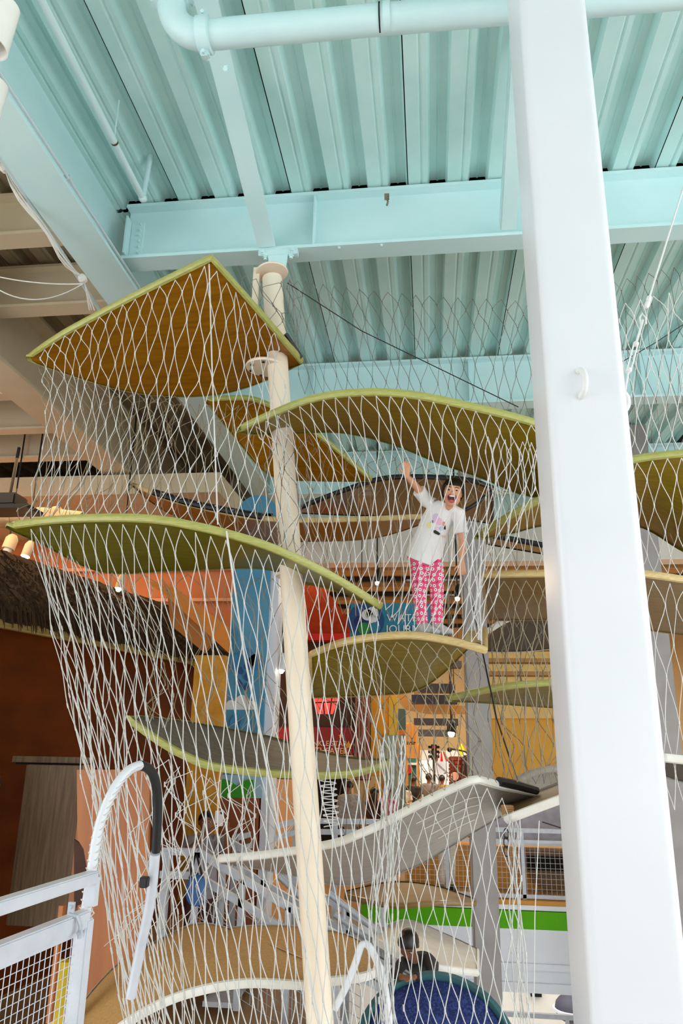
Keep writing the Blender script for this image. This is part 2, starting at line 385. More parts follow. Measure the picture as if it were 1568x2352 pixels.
# stay cable with turnbuckle
st = thing('stay_cable', 'white stay cable with turnbuckle beside the white column', 'cable', None, c2_)
q0 = at(1434, 905, 2.72); q1 = at(1444, 850, 2.74); q2 = at(1460, 790, 2.77); q3 = at(1476, 735, 2.8); q4 = at(1487, 695, 2.82); q5 = at(1600, 330, 3.0)
MB().tube([q0, q1], 0.004, 6).build('lower_wire', M_ring, st)
for s_ in (-1, 1):
    MB().tube([q1 + Vector((0.008 * s_, 0, 0)), q2 + Vector((0.008 * s_, 0, 0))], 0.0035, 6).build('turnbuckle_rod', M_ring, st)
for q in (q1, q2): MB().ball(q, 0.012).build('turnbuckle_end', M_ring, st)
MB().tube([q2, q3], 0.005, 6).build('threaded_rod', M_ring, st)
MB().tube([q3 + Vector((-0.01, 0, -.02)), q3 + Vector((-0.012, 0, 0.01)), q3 + Vector((0, 0, 0.03)), q3 + Vector((0.012, 0, 0.01)), q3 + Vector((0.01, 0, -.02))], 0.004, 6).build('shackle', M_ring, st)
MB().lathe([(0.006, -0.03), (0.011, -0.02), (0.011, 0.0), (0.007, 0.005), (0.011, 0.01), (0.011, 0.03), (0.006, 0.035)], q4, q5 - q4, 10).build('swage_fitting', M_ring, st, smooth=True)
MB().tube([q4, q5 + (q5 - q4) * 1.5], 0.004, 6).build('upper_wire', M_ring, st)

# ------------------------------------------------------------------ floors and shell
ZF = -0.7; ZL = -4.5; YG = 12.0
M_floor = pm('grey_floor', '#c9c5be', 0.5, col2='#bdb8b0', scale=3)
M_lfloor = pm('pale_lower_floor', '#dcdcd8', 0.35, col2='#cfcfca', scale=2)
M_gfloor = pm('tan_gallery_floor', '#a8845a', 0.45, col2='#946f48', scale=3)
M_wallw = pm('white_wall_paint', '#ece8e0', 0.6, col2='#e4dfd5', scale=2)
M_wallc = pm('warm_cream_wall', '#e6cf9f', 0.6, col2='#dcc390', scale=2)
tag(MB().box((-6, -8, -0.3), (8, 1.6, 0.0)).build('floor', M_floor), 'grey floor at the viewer\'s side', kind='structure')
fl = tag(MB().box((-9, 6.6, ZF - 0.3), (-1.05, YG, ZF)).build('floor', M_gfloor), 'tan floor in front of the thatched house', kind='structure')
tag(MB().box((-9, YG, ZF - 0.26), (9, 26, ZF)).build('floor', M_gfloor), 'tan gallery floor behind the net', kind='structure')
tag(MB().box((-9, -8, ZL - 0.2), (9, 26, ZL)).build('floor', M_lfloor), 'pale floor of the level below', kind='structure')
tag(MB().box((-9.2, 3.0, ZL), (-9, 26, 6.5)).build('wall_left', M_wallc), 'warm cream wall at far left', kind='structure')
tag(MB().box((9, 5.0, ZL), (9.2, 26, 6.5)).build('wall_right', M_wallw), 'white wall at far right', kind='structure')
tag(MB().box((-9, 26, ZL), (9, 26.2, 6.5)).build('wall_back', M_wallc), 'warm cream back wall of the gallery', kind='structure')
tag(MB().box((-6, 17.5, ZL), (9, 17.6, ZF - 0.3)).build('wall_lower', M_wallw), 'white wall on the level below', kind='structure')
wf = tag(empty('wall_added_front', (0, -5, 0)), 'added unseen white wall behind the viewer, window band shaped to limit daylight', kind='structure')  # unseen wall added to cut the daylight falling on the white column
MB().box((-9, -5.2, 2.5), (9, -5.0, 6.5)).build('wall_upper', M_wallw, wf)
MB().box((-9, -5.2, ZL), (9, -5.0, 0.1)).build('wall_lower_part', M_wallw, wf)
for k in range(7): MB().box((-9 + 3 * k - 0.08, -5.18, 0.1), (-9 + 3 * k + 0.08, -5.02, 2.5)).build('window_mullion', M_wallw, wf)
# gallery ceiling with black tracks; its tan puts warm lamplight into the colour
M_gceil = pm('warm_lit_ceiling_tan', '#b89b6b', 0.7, col2='#a4875a', scale=2)
gc = tag(empty('ceiling'), 'gallery ceiling tinted tan for warm lamplight, with black tracks', kind='structure')
MB().box((-9, 13.0, 5.55), (9, 26, 5.8)).build('ceiling_slab', M_gceil, gc)
for k in range(6):
    y = 14.2 + 1.9 * k
    MB().box((-9, y, 5.1), (9, y + 0.55, 5.55)).build('ceiling_beam', M_gceil, gc)
    MB().box((-4, y + 0.75, 5.0), (6, y + 0.9, 5.12)).build('lighting_track', M_black, gc)
MB().box((-2.6, 12.9, 4.55), (5.2, 13.3, 5.2)).build('white_bulkhead', M_wallw, gc)
MB().box((-2.6, 12.95, 5.2), (9, 13.2, 6.3)).build('upper_wall', M_beam, gc)
MB().box((-9, 12.95, 4.9), (-2.6, 13.2, 6.3)).build('upper_wall', M_beigeb, gc)

# gallery edge: fascia bands and mesh railing
M_green = flat('lime_green_paint', '#55a800', rough=0.5, spec=0.2)
M_fasc = pm('pale_fascia_paint', '#e3e6ee', 0.4, col2='#d8dbe4', scale=2)
ge = tag(empty('trim_1', (2, YG, ZF)), 'pale fascia of the gallery edge with a lime green band', kind='structure')
x0f, x1f = -1.05, 8.5
M_ochre = flat('ochre_strip', '#c58a2c', rough=0.5)
for nm, z0, z1, dy, m in (('edge_strip', -0.70, -0.64, 0.02, M_ochre), ('upper_band', -0.76, -0.70, 0.03, M_fasc), ('green_band', -1.0, -0.77, 0.05, M_green), ('lower_band', -1.42, -1.0, 0.045, M_fasc), ('ledge', -1.5, -1.42, 0.09, M_fasc), ('groove_band', -1.66, -1.5, 0.04, M_fasc), ('bottom_ledge', -1.78, -1.66, 0.08, M_fasc)):
    MB().box((x0f, YG - dy, z0), (x1f, YG + 0.1, z1)).build(nm, m, ge)

def mesh_panel(origin, xd, zd, nx, nz, cell, r, name, mat, parent):
    """welded wire mesh: nx by nz cells from origin along xd, zd"""
    o, xd, zd = Vector(origin), Vector(xd).normalized(), Vector(zd).normalized(); nrm = xd.cross(zd).normalized(); mb = MB()
    for i in range(nx + 1): mb.tube([o + xd * i * cell + nrm * r, o + xd * i * cell + zd * nz * cell + nrm * r], r, 4)
    for j in range(nz + 1): mb.tube([o + zd * j * cell - nrm * r, o + zd * j * cell + xd * nx * cell - nrm * r], r, 4)
    return mb.build(name, mat, parent, kind='stuff')
def railing(name, label, x0, x1, y, zb, n, cell=0.07, group=None, h=0.95):
    r = thing(name, label, 'railing', group, ((x0 + x1) / 2, y, zb))
    MB().box((x0, y - 0.03, zb + h), (x1, y + 0.03, zb + h + 0.06)).build('top_rail', M_steel, r)
    MB().box((x0, y - 0.025, zb + 0.07), (x1, y + 0.025, zb + 0.12)).build('bottom_rail', M_steel, r)
    MB().box((x0, y - 0.02, zb + h - 0.14), (x1, y + 0.02, zb + h - 0.10)).build('middle_rail', M_steel, r)
    for k in range(n + 1):
        x = x0 + (x1 - x0) * k / n
        MB().box((x - 0.025, y - 0.025, zb), (x + 0.025, y + 0.025, zb + h)).build('post', M_steel, r)
    nz = int((h - 0.26) / cell)
    mesh_panel((x0, y, zb + 0.12), (1, 0, 0), (0, 0, 1), int((x1 - x0) / cell), nz, cell, 0.0035, 'wire_mesh', M_steel, r)
    return r
railing('mesh_railing', 'grey mesh railing along the gallery edge above the lime green band', -0.9, 4.6, YG + 0.1, ZF, 5)
railing('mesh_railing', 'pale mesh railing on the level below, under the fascia', -0.9, 4.6, YG + 0.5, -3.35, 4, 0.085, h=1.1)
# grey column behind and one at the far right
M_gcol = pm('grey_column_paint', '#a39d9a', 0.5, col2='#938d8a', scale=3)
for (u, Y, hw, lab) in ((1103, 10.4, 0.16, 'grey square column behind the waving person'), (1530, 10.8, 0.19, 'grey square column at the right edge behind the net')):
    p = at(u, 1800, Y)
    cc = thing('steel_column', lab, 'column', 'grey columns', (p.x, Y, ZL), kind='structure')
    MB().box((p.x - hw, Y - hw, ZL), (p.x + hw, Y + hw, 6.1)).build('shaft', M_gcol, cc, bevel=0.02)
    MB().box((p.x - hw - .05, Y - hw - .05, ZL), (p.x + hw + .05, Y + hw + .05, ZL + 0.03)).build('base_plate', M_gcol, cc)
# ------------------------------------------------------------------ climber: leaf platforms
def resample(pts, n):
    """Catmull-Rom through pts, n+1 points evenly along its length"""
    pts = [P3(p) for p in pts]; q = []
    for i in range(len(pts) - 1):
        p0, p1, p2, p3 = pts[max(i - 1, 0)], pts[i], pts[i + 1], pts[min(i + 2, len(pts) - 1)]
        for k in range(12):
            t = k / 12
            q.append(0.5 * ((2 * p1) + (p2 - p0) * t + (2 * p0 - 5 * p1 + 4 * p2 - p3) * t * t + (3 * p1 - p0 - 3 * p2 + p3) * t ** 3))
    q.append(pts[-1])
    L = [0]
    for i in range(1, len(q)): L.append(L[-1] + (q[i] - q[i - 1]).length)
    out = []; j = 0
    for k in range(n + 1):
        s = L[-1] * k / n
        while j < len(q) - 2 and L[j + 1] < s: j += 1
        d = L[j + 1] - L[j]
        out.append(q[j].lerp(q[j + 1], 0 if d < 1e-9 else max(0, min(1, (s - L[j]) / d))))
    return out
def poly_resample(pts, n):                          # keeps sharp corners
    pts = [P3(p) for p in pts]; L = [0]
    for i in range(1, len(pts)): L.append(L[-1] + (pts[i] - pts[i - 1]).length)
    out = []; j = 0
    for k in range(n + 1):
        s = L[-1] * k / n
        while j < len(pts) - 2 and L[j + 1] < s: j += 1
        d = L[j + 1] - L[j]; out.append(pts[j].lerp(pts[j + 1], 0 if d < 1e-9 else (s - L[j]) / d))
    return out
PLAT = {}
def platform(key, label, front, back, mat=None, emat=None, th=0.035, eth=0.055, bulge=0.0, n=36, m=8, sharp=False, group='curved leaf platforms of the climber', top=None):
    mat = mat or M_ply; emat = emat or M_edge
    A, B = (poly_resample if sharp else resample)(front, n), resample(back, n)
    G = []
    for j in range(m + 1):
        t = j / m; G.append([A[i].lerp(B[i], t) for i in range(n + 1)])
    def nrm(i, j):
        a = G[min(j + 1, m)][i] - G[max(j - 1, 0)][i]; b = G[j][min(i + 1, n)] - G[j][max(i - 1, 0)]
        c = b.cross(a)
        if c.length < 1e-7: return Vector((0, 0, 1))
        c = c.normalized(); return c if c.z >= 0 else -c
    Nn = [[nrm(i, j) for i in range(n + 1)] for j in range(m + 1)]
    if bulge:
        for j in range(m + 1):
            for i in range(n + 1): G[j][i] = G[j][i] + Nn[j][i] * bulge * 4 * (j / m) * (1 - j / m) * math.sin(math.pi * i / n)
    c = sum((p for r in G for p in r), Vector()) / ((n + 1) * (m + 1))
    root = thing('leaf_platform', label, 'platform', group, c)
    T = [[G[j][i] + Nn[j][i] * th / 2 for i in range(n + 1)] for j in range(m + 1)]
    Bt = [[G[j][i] - Nn[j][i] * th / 2 for i in range(n + 1)] for j in range(m + 1)]
    if top:
        MB().grid(T).build('walking_surface', top, root, smooth='all'); MB().grid(Bt, True).build('underside', mat, root, smooth='all')
    else:
        MB().grid(T).grid(Bt, True).build('plywood_shell', mat, root, smooth='all')
    per = [(j, 0) for j in range(m, 0, -1)] + [(0, i) for i in range(n)] + [(j, n) for j in range(m)] + [(m, i) for i in range(n, 0, -1)]
    ring = [(G[a][b], Nn[a][b]) if True else None for a, b in [(x, y) if False else (x, y) for x, y in per]]
    pts = [];  last = None
    for p, nn in ring:
        if last is None or (p - last).length > 0.004: pts.append((p, nn)); last = p
    K = len(pts); prof = [(-0.006, -0.5), (0.012, -0.42), (0.02, -0.15), (0.02, 0.15), (0.012, 0.42), (-0.006, 0.5)]
    vs = []
    for k in range(K):
        p, nn = pts[k]; d = pts[(k + 1) % K][0] - pts[k - 1][0]
        o = d.cross(nn)
        o = o.normalized() if o.length > 1e-6 else Vector((0, -1, 0))
        if o.dot(p - c) < 0: o = -o
        vs += [p + o * a + nn * (b * eth) for a, b in prof]
    q = len(prof)
    fs = [(k * q + a, k * q + a + 1, ((k + 1) % K) * q + a + 1, ((k + 1) % K) * q + a) for k in range(K) for a in range(q - 1)]
    MB().add(vs, fs).build('edge_band', emat, root, smooth=True)
    PLAT[key] = (A, B, root)
    return root

pA = platform('A', 'highest amber leaf platform with a pointed near corner', [(65, 820, 4.9), (105, 792, 4.72), (150, 763, 4.6), (260, 704, 4.4), (370, 648, 4.2), (485, 592, 4.05), (590, 710, 4.6), (690, 826, 5.2)],
              [(65, 822, 4.9), (180, 862, 5.2), (300, 895, 5.5), (420, 906, 5.6), (520, 897, 5.55), (610, 868, 5.5), (690, 830, 5.25)], mat=M_plyo, sharp=True, bulge=0.02)
pB = platform('B', 'wide arched green leaf platform above the waving person', [(545, 988, 4.9), (620, 952, 4.75), (720, 915, 4.6), (830, 901, 4.5), (950, 907, 4.5), (1100, 938, 4.55), (1230, 972, 4.65), (1320, 1010, 4.8)],
              [(545, 990, 4.9), (640, 992, 5.2), (780, 988, 5.5), (900, 1015, 5.7), (1000, 1055, 5.8), (1100, 1090, 5.8), (1240, 1135, 5.7), (1320, 1020, 4.9)])
pC = platform('C', 'dark amber leaf platform half hidden behind the cream pole', [(475, 918, 6.3), (530, 914, 6.25), (600, 922, 6.3), (720, 990, 6.6), (850, 1098, 7.1)],
              [(475, 920, 6.3), (540, 1000, 6.8), (620, 1088, 7.2), (720, 1100, 7.3), (850, 1101, 7.15)], mat=M_plyo)
pD = platform('D', 'long green leaf platform on the left, crossing the cream pole', [(20, 1207, 4.6), (120, 1194, 4.4), (230, 1189, 4.3), (340, 1191, 4.25), (430, 1204, 4.25), (540, 1230, 4.35), (640, 1264, 4.5), (760, 1322, 4.75), (872, 1390, 5.05)],
              [(20, 1209, 4.6), (100, 1245, 5.0), (235, 1308, 5.6), (400, 1306, 5.65), (600, 1300, 5.6), (690, 1330, 5.5), (780, 1352, 5.35), (872, 1392, 5.1)], mat=pm('olive_plywood', '#767018', 0.38, col2='#5d570e', scale=3, stretch=(1, 9, 9), coat=0.08, spec=0.3))
pE = platform('E', 'scooped leaf platform with a grey top low on the left', [(295, 1650, 5.2), (350, 1692, 5.15), (420, 1734, 5.15), (500, 1763, 5.17), (660, 1779, 5.22), (800, 1778, 5.35), (895, 1754, 5.6)],
              [(295, 1649, 5.2), (420, 1662, 5.6), (540, 1682, 6.0), (620, 1698, 6.1), (700, 1722, 6.1), (800, 1745, 5.9), (895, 1751, 5.65)], mat=M_ply, top=M_topgray, emat=M_edge)
pF = platform('F', 'pale edged leaf platform that the waving person stands on', [(715, 1502, 5.35), (780, 1477, 5.2), (860, 1463, 5.12), (950, 1459, 5.05), (1040, 1473, 5.0), (1113, 1493, 4.95)],
              [(715, 1597, 5.9), (850, 1592, 6.1), (950, 1582, 6.1), (1010, 1545, 6.0), (1065, 1490, 5.85), (1113, 1446, 5.7)], mat=M_ply, emat=M_edgey, top=M_topgray)
pG = platform('G', 'flat edged tan leaf platform behind the white column', [(1111, 1320, 5.5), (1180, 1318, 5.4), (1260, 1317, 5.35), (1400, 1314, 5.3), (1480, 1318, 5.3), (1610, 1337, 5.4)],
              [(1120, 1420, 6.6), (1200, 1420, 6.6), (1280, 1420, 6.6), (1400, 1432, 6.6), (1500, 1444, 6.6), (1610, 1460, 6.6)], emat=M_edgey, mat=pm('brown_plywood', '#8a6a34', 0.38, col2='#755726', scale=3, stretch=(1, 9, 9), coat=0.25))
pH = platform('H', 'steep green edged leaf platform rising behind the white column', [(1095, 1232, 5.6), (1160, 1190, 5.3), (1240, 1147, 5.1), (1340, 1095, 4.9), (1450, 1056, 4.8), (1568, 1041, 4.8), (1640, 1036, 4.8)],
              [(1095, 1234, 5.6), (1180, 1218, 6.0), (1240, 1203, 6.2), (1340, 1195, 6.3), (1470, 1205, 6.3), (1568, 1260, 6.0), (1640, 1290, 5.9)])
pI = platform('I', 'long dark leaf platform far behind the cream pole', [(305, 1110, 7.2), (360, 1136, 7.1), (450, 1162, 7.0), (600, 1190, 7.0), (760, 1194, 7.0), (1000, 1185, 7.1)],
              [(305, 1112, 7.2), (400, 1180, 8.0), (600, 1240, 8.2), (700, 1240, 8.2), (860, 1232, 8.1), (1000, 1188, 7.3)], mat=M_plyo, emat=M_edgey)
pJ = platform('J', 'brown leaf platform in the background left of the waving person\'s head', [(690, 1165, 7.5), (800, 1122, 7.4), (900, 1096, 7.4), (1060, 1100, 7.4), (1130, 1120, 7.4)],
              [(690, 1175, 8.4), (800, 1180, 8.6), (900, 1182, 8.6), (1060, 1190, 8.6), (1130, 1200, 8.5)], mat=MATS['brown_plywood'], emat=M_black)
pK = platform('K', 'narrow leaf platform edge right of the grey column', [(1028, 1603, 6.2), (1100, 1588, 6.1), (1180, 1574, 6.0), (1300, 1566, 6.0)],
              [(1028, 1605, 6.2), (1100, 1608, 6.8), (1180, 1614, 7.0), (1300, 1622, 7.0)])
pQ = platform('Q', 'dark curved leaf platform under the tan one beside the white column', [(1112, 1455, 6.9), (1180, 1417, 6.9), (1300, 1405, 6.9)],
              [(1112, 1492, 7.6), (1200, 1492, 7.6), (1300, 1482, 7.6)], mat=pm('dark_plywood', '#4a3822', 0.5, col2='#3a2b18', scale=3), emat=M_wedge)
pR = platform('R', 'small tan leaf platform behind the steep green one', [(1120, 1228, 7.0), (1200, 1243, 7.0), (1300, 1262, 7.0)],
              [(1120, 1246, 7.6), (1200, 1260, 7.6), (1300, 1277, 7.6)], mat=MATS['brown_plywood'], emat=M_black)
pL = platform('L', 'large grey ramp with a white edge rising to a peak', [(505, 1972, 5.3), (600, 1964, 5.25), (690, 1952, 5.25), (780, 1934, 5.2), (870, 1896, 5.15), (960, 1848, 5.1), (1030, 1814, 5.05), (1090, 1788, 5.0), (1150, 1805, 5.25), (1230, 1820, 5.6)],
              [(505, 1974, 5.35), (600, 1990, 5.8), (690, 2008, 6.0), (780, 2027, 6.1), (870, 2014, 6.1), (960, 1980, 6.1), (1020, 1945, 6.1), (1080, 1908, 6.1), (1160, 1862, 6.0), (1230, 1823, 5.65)], mat=M_grayply, emat=M_wedge, sharp=True)
pM = platform('M', 'white edged plank ramp left of the column foot', [(1165, 1882, 5.0), (1230, 1857, 4.9), (1330, 1820, 4.8)],
              [(1150, 1862, 5.7), (1220, 1830, 5.9), (1330, 1788, 6.0)], mat=MATS['brown_plywood'], emat=M_wedge)
pM2 = platform('M2', 'grey leaf platform beyond the plank ramp', [(1190, 1790, 6.2), (1240, 1770, 6.2), (1330, 1760, 6.2)],
               [(1190, 1796, 6.7), (1240, 1815, 7.0), (1330, 1820, 7.0)], mat=M_grayply, emat=M_grayply)
pN = platform('N', 'tan cork topped leaf platform with a white edge at the bottom left', [(235, 2390, 4.9), (330, 2326, 4.92), (430, 2283, 4.97), (560, 2259, 5.05), (705, 2264, 5.12)],
              [(165, 2345, 5.5), (265, 2228, 5.9), (370, 2163, 6.1), (480, 2128, 6.2), (705, 2215, 5.5)], mat=M_ply, top=M_cork, emat=M_wedge, bulge=0.03)
pN2 = platform('N2', 'tan cork topped leaf platform just behind the cream pole', [(520, 2172, 5.7), (590, 2252, 5.25), (700, 2258, 5.2), (830, 2245, 5.25), (875, 2225, 5.4)],
               [(520, 2138, 6.1), (600, 2132, 6.1), (700, 2136, 6.1), (790, 2152, 6.0), (850, 2185, 5.8)], mat=M_ply, top=M_cork, emat=M_wedge)
pS = platform('S', 'brown leaf platform in the middle ground under the grey ramp', [(795, 2052, 8.6), (900, 2030, 8.6), (1000, 2040, 8.6), (1090, 2070, 8.6)],
              [(795, 2060, 8.0), (900, 2080, 7.8), (1000, 2075, 7.8), (1090, 2075, 8.0)], mat=MATS['brown_plywood'], emat=MATS['brown_plywood'])
pT = platform('T', 'white leaf platform edge beside the grey column\'s foot', [(860, 2150, 7.6), (930, 2118, 7.8), (1020, 2150, 7.8), (1095, 2185, 7.6)],
              [(860, 2160, 6.9), (930, 2200, 6.7), (1020, 2225, 6.7), (1095, 2235, 6.9)], mat=M_grayply, top=M_wedge, emat=M_wedge)
pV = platform('V', 'dark walnut leaf platform low at the right edge', [(1525, 1740, 5.0), (1570, 1745, 5.0), (1640, 1752, 5.0)],
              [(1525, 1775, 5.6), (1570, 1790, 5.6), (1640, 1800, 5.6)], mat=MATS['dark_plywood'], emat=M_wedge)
pW = platform('W', 'curved bronze leaf platform at the right edge', [(1480, 1330, 6.9), (1540, 1345, 6.8), (1640, 1375, 6.8)],
              [(1480, 1420, 7.6), (1540, 1440, 7.6), (1640, 1460, 7.6)], mat=M_plyo)

# black rubber edge guards on platforms
def guard(label, pts, r=0.028, parent=None, name='edge_guard'):
    return MB().tube(resample(pts, 16), r, 8).build(name, M_black, parent, smooth=True)
guard('', [(352, 1130, 7.05), (450, 1158, 6.95), (600, 1186, 6.95)], 0.035, pI)
for k in range(6):
    p = at(375 + 40 * k, 1134 + 9.5 * k, 6.92); MB().ball(p, 0.012, 8, 4).build('guard_screw', M_steel, pI)
guard('', [(655, 768, 5.02), (690, 822, 5.18)], 0.022, pA)
guard('', [(1145, 1795, 5.2), (1185, 1803, 5.35), (1230, 1816, 5.58)], 0.03, pL)
guard('', [(1030, 1185, 7.2), (1080, 1165, 7.2), (1130, 1128, 7.3)], 0.02, pJ)
# plank joints on the grey ramp's underside
for k in range(4):
    t = 0.22 + 0.15 * k
    A, B, _ = PLAT['L']
    i0, i1 = 20 + k, 27
    pts = [A[i].lerp(B[i], t) - (Vector((0, 0.35, 0.9)).normalized()) * 0.024 for i in range(i0, i1 + 1)]
    MB().tube(pts, 0.003, 4).build('stiffening_rib', M_wedge, pL)
# top of the girl's platform: kicked-up end piece
e = [at(1062, 1478, 5.0), at(1113, 1492, 4.94), at(1113, 1447, 5.25), at(1072, 1449, 5.45)]
MB().prism(e, (0, 0.02, -0.03)).build('end_piece', M_edgey, pF, bevel=0.004)

# ------------------------------------------------------------------ cream mast
mast = thing('climber_mast', 'tall cream pole carrying the leaf platforms', 'pole', None, (-0.28, 4.85, ZL))
m0, m1 = at(735, 2352, 5.0), at(625, 640, 5.2)
m_lo = m0 + (m0 - m1) * ((m0.z - ZL) / (m1.z - m0.z))
MB().tube([m_lo, m0, m0.lerp(m1, 0.5), m1], 0.082, 32).build('shaft', M_tanpole, mast, smooth=True)
def on_mast(v):
    return m0 + (m1 - m0) * ((2352 - v) / 1712)
dm = (m1 - m0).normalized()
def mast_pt(z): return m0 + dm * ((z - m0.z) / dm.z)
for (u, v, Y, nb) in ((610, 843, 5.18, 7), (668, 972, 5.2, 7)):
    p = at(u, v, Y)
    zb = p.z
    pl = MB().lathe([(0.0, -0.012), (0.155, -0.012), (0.16, 0), (0.155, 0.012), (0.0, 0.012)], p, (0.02, -0.03, 1), 32).build('mounting_plate', M_tanpole, mast, smooth=True)
    for k in range(nb):
        a = 2 * math.pi * k / nb + .3
        q = p + Vector((0.125 * math.cos(a), 0.125 * math.sin(a), -0.016 + 0.125 * math.sin(a) * 0.03))
        MB().lathe([(0.013, 0), (0.013, -0.008), (0.006, -0.010)], q, (0, 0, 1), 8).build('bolt', flat('bronze_bolt', '#5a4a38', rough=0.4, metal=0.6), pl)
p = at(676, 1322, 5.35)
MB().lathe([(0.0, -0.01), (0.14, -0.01), (0.14, 0.01), (0, 0.01)], p, (0, 0, 1), 32).build('mounting_plate', M_tanpole, mast, smooth=True)
# mast head: capital, fin, bracket to beam
hd = m1 + dm * 0.05
MB().lathe([(0.082, 0), (0.13, 0.004), (0.135, 0.012), (0.13, 0.022), (0.0, 0.022)], hd, dm, 28).build('head_plate', M_tanpole, mast, smooth=True)
MB().box(hd + Vector((-0.155, -0.02, -0.42)), hd + Vector((-0.10, 0.02, 0.06))).build('side_fin', M_tanpole, mast, bevel=0.004)
br = thing('mast_bracket', 'pale blue bolted bracket joining the cream pole to the beam', 'bracket', None, (hd.x, 5.35, 5.5))
bx_ = hd.x + 0.02
MB().box((bx_ - 0.17, 5.29, 5.50), (bx_ + 0.17, 5.36, 5.555)).build('base_plate', M_beam, br, bevel=0.004)
MB().prism([(bx_ - 0.085, 5.30, 5.50), (bx_ + 0.085, 5.30, 5.50), (bx_ + 0.07, 5.30, 5.36), (bx_ + 0.0, 5.30, 5.28), (bx_ - 0.07, 5.30, 5.36)], (0, 0.02, 0)).build('lug', M_beam, br)
MB().tube([(bx_, 5.26, 5.35), (bx_, 5.36, 5.35)], 0.024, 12).build('pin', flat('dark_pin', '#3a3030'), br)
bolts(br, [(bx_ + sx * 0.13, 5.29, 5.527 ) for sx in (-1, 1)], (0, -1, 0), 0.016, 0.025)
bolts(br, [(bx_ + sx * 0.11, 5.32, 5.50) for sx in (-1, 1)], (0, 0, -1), 0.016, 0.03)

# ------------------------------------------------------------------ nets
def net(label, curves, cols, rows, r=0.0030, mat=None, jit=0.006, seed=1, parent=None, group='cable nets of the climber', crimp=True, tt=None, drop=0.0, sharp=False):
    """stretched diamond cable mesh over the surface lofted through curves (top to bottom)"""
    rnd = random.Random(seed); mat = mat or M_cable
    nS = cols * 2
    cs = [(poly_resample if sharp else resample)(c, nS) for c in curves]
    K = len(cs)
    def S(s, t):                                   # s in 0..nS, t in 0..1
        s = max(0, min(nS, s)); i = min(int(s), nS - 1); fs = s - i
        x = t * (K - 1); k = min(int(x), K - 2); ft = x - k
        P = [cs[max(0, min(K - 1, k + d))] for d in (-1, 0, 1, 2)]
        p = [q[i].lerp(q[i + 1], fs) for q in P]
        return 0.5 * ((2 * p[1]) + (p[2] - p[0]) * ft + (2 * p[0] - 5 * p[1] + 4 * p[2] - p[3]) * ft ** 2 + (3 * p[1] - p[0] - 3 * p[2] + p[3]) * ft ** 3)
    off = {}
    def node(i, j):
        if (i, j) not in off:
            e = 0.25 if j in (0, rows) else 1
            off[(i, j)] = (rnd.gauss(0, 0.16) * e, rnd.gauss(0, 0.10) * e, Vector((rnd.gauss(0, jit), rnd.gauss(0, jit * 2), 0)) * e)
        return off[(i, j)]
    mb = MB(); cr = MB()
    SUB = 4
    for k in range(nS):
        pts = []
        for j in range(rows):
            # strand k at row j sits at node index; pairs meet alternately
            a = k + 1 if (k + j) % 2 == 0 else k
            b = k + 1 if (k + j + 1) % 2 == 0 else k
            ia, ib = a, b
            oa, ob = node(ia, j), node(ib, j + 1)
            for q in range(SUB + (1 if j == rows - 1 else 0)):
                t = q / SUB; e = t * t * (3 - 2 * t); e = 0.55 * e + 0.45 * t
                s = (ia + oa[0]) * (1 - e) + (ib + ob[0]) * e
                tt_ = ((j + oa[1] * 0.6) * (1 - t) + (j + 1 + ob[1] * 0.6) * t) / rows
                pts.append(S(s, max(0, min(1, tt_))) + oa[2] * (1 - e) + ob[2] * e)
        mb.tube(pts, r, 4, cap=False)
    if crimp:
        for (i, j), o in off.items():
            if 0 < j < rows:
                p = S(i + o[0], max(0, min(1, (j + o[1] * 0.6) / rows))) + o[2]
                p2 = S(i + o[0], max(0, min(1, (j + 0.1 + o[1] * 0.6) / rows))) + o[2]
                d = (p2 - p).normalized() * 0.016
                cr.tube([p - d, p + d], r * 1.75, 5)
    c = cs[0][nS // 2]
    root = thing('cable_net', label, 'net', group, c)
    mb.build('net_strands', mat, root, smooth='all', kind='stuff')
    if crimp and cr.v: cr.build('crimp_sleeves', mat, root, smooth='all', kind='stuff')
    return root

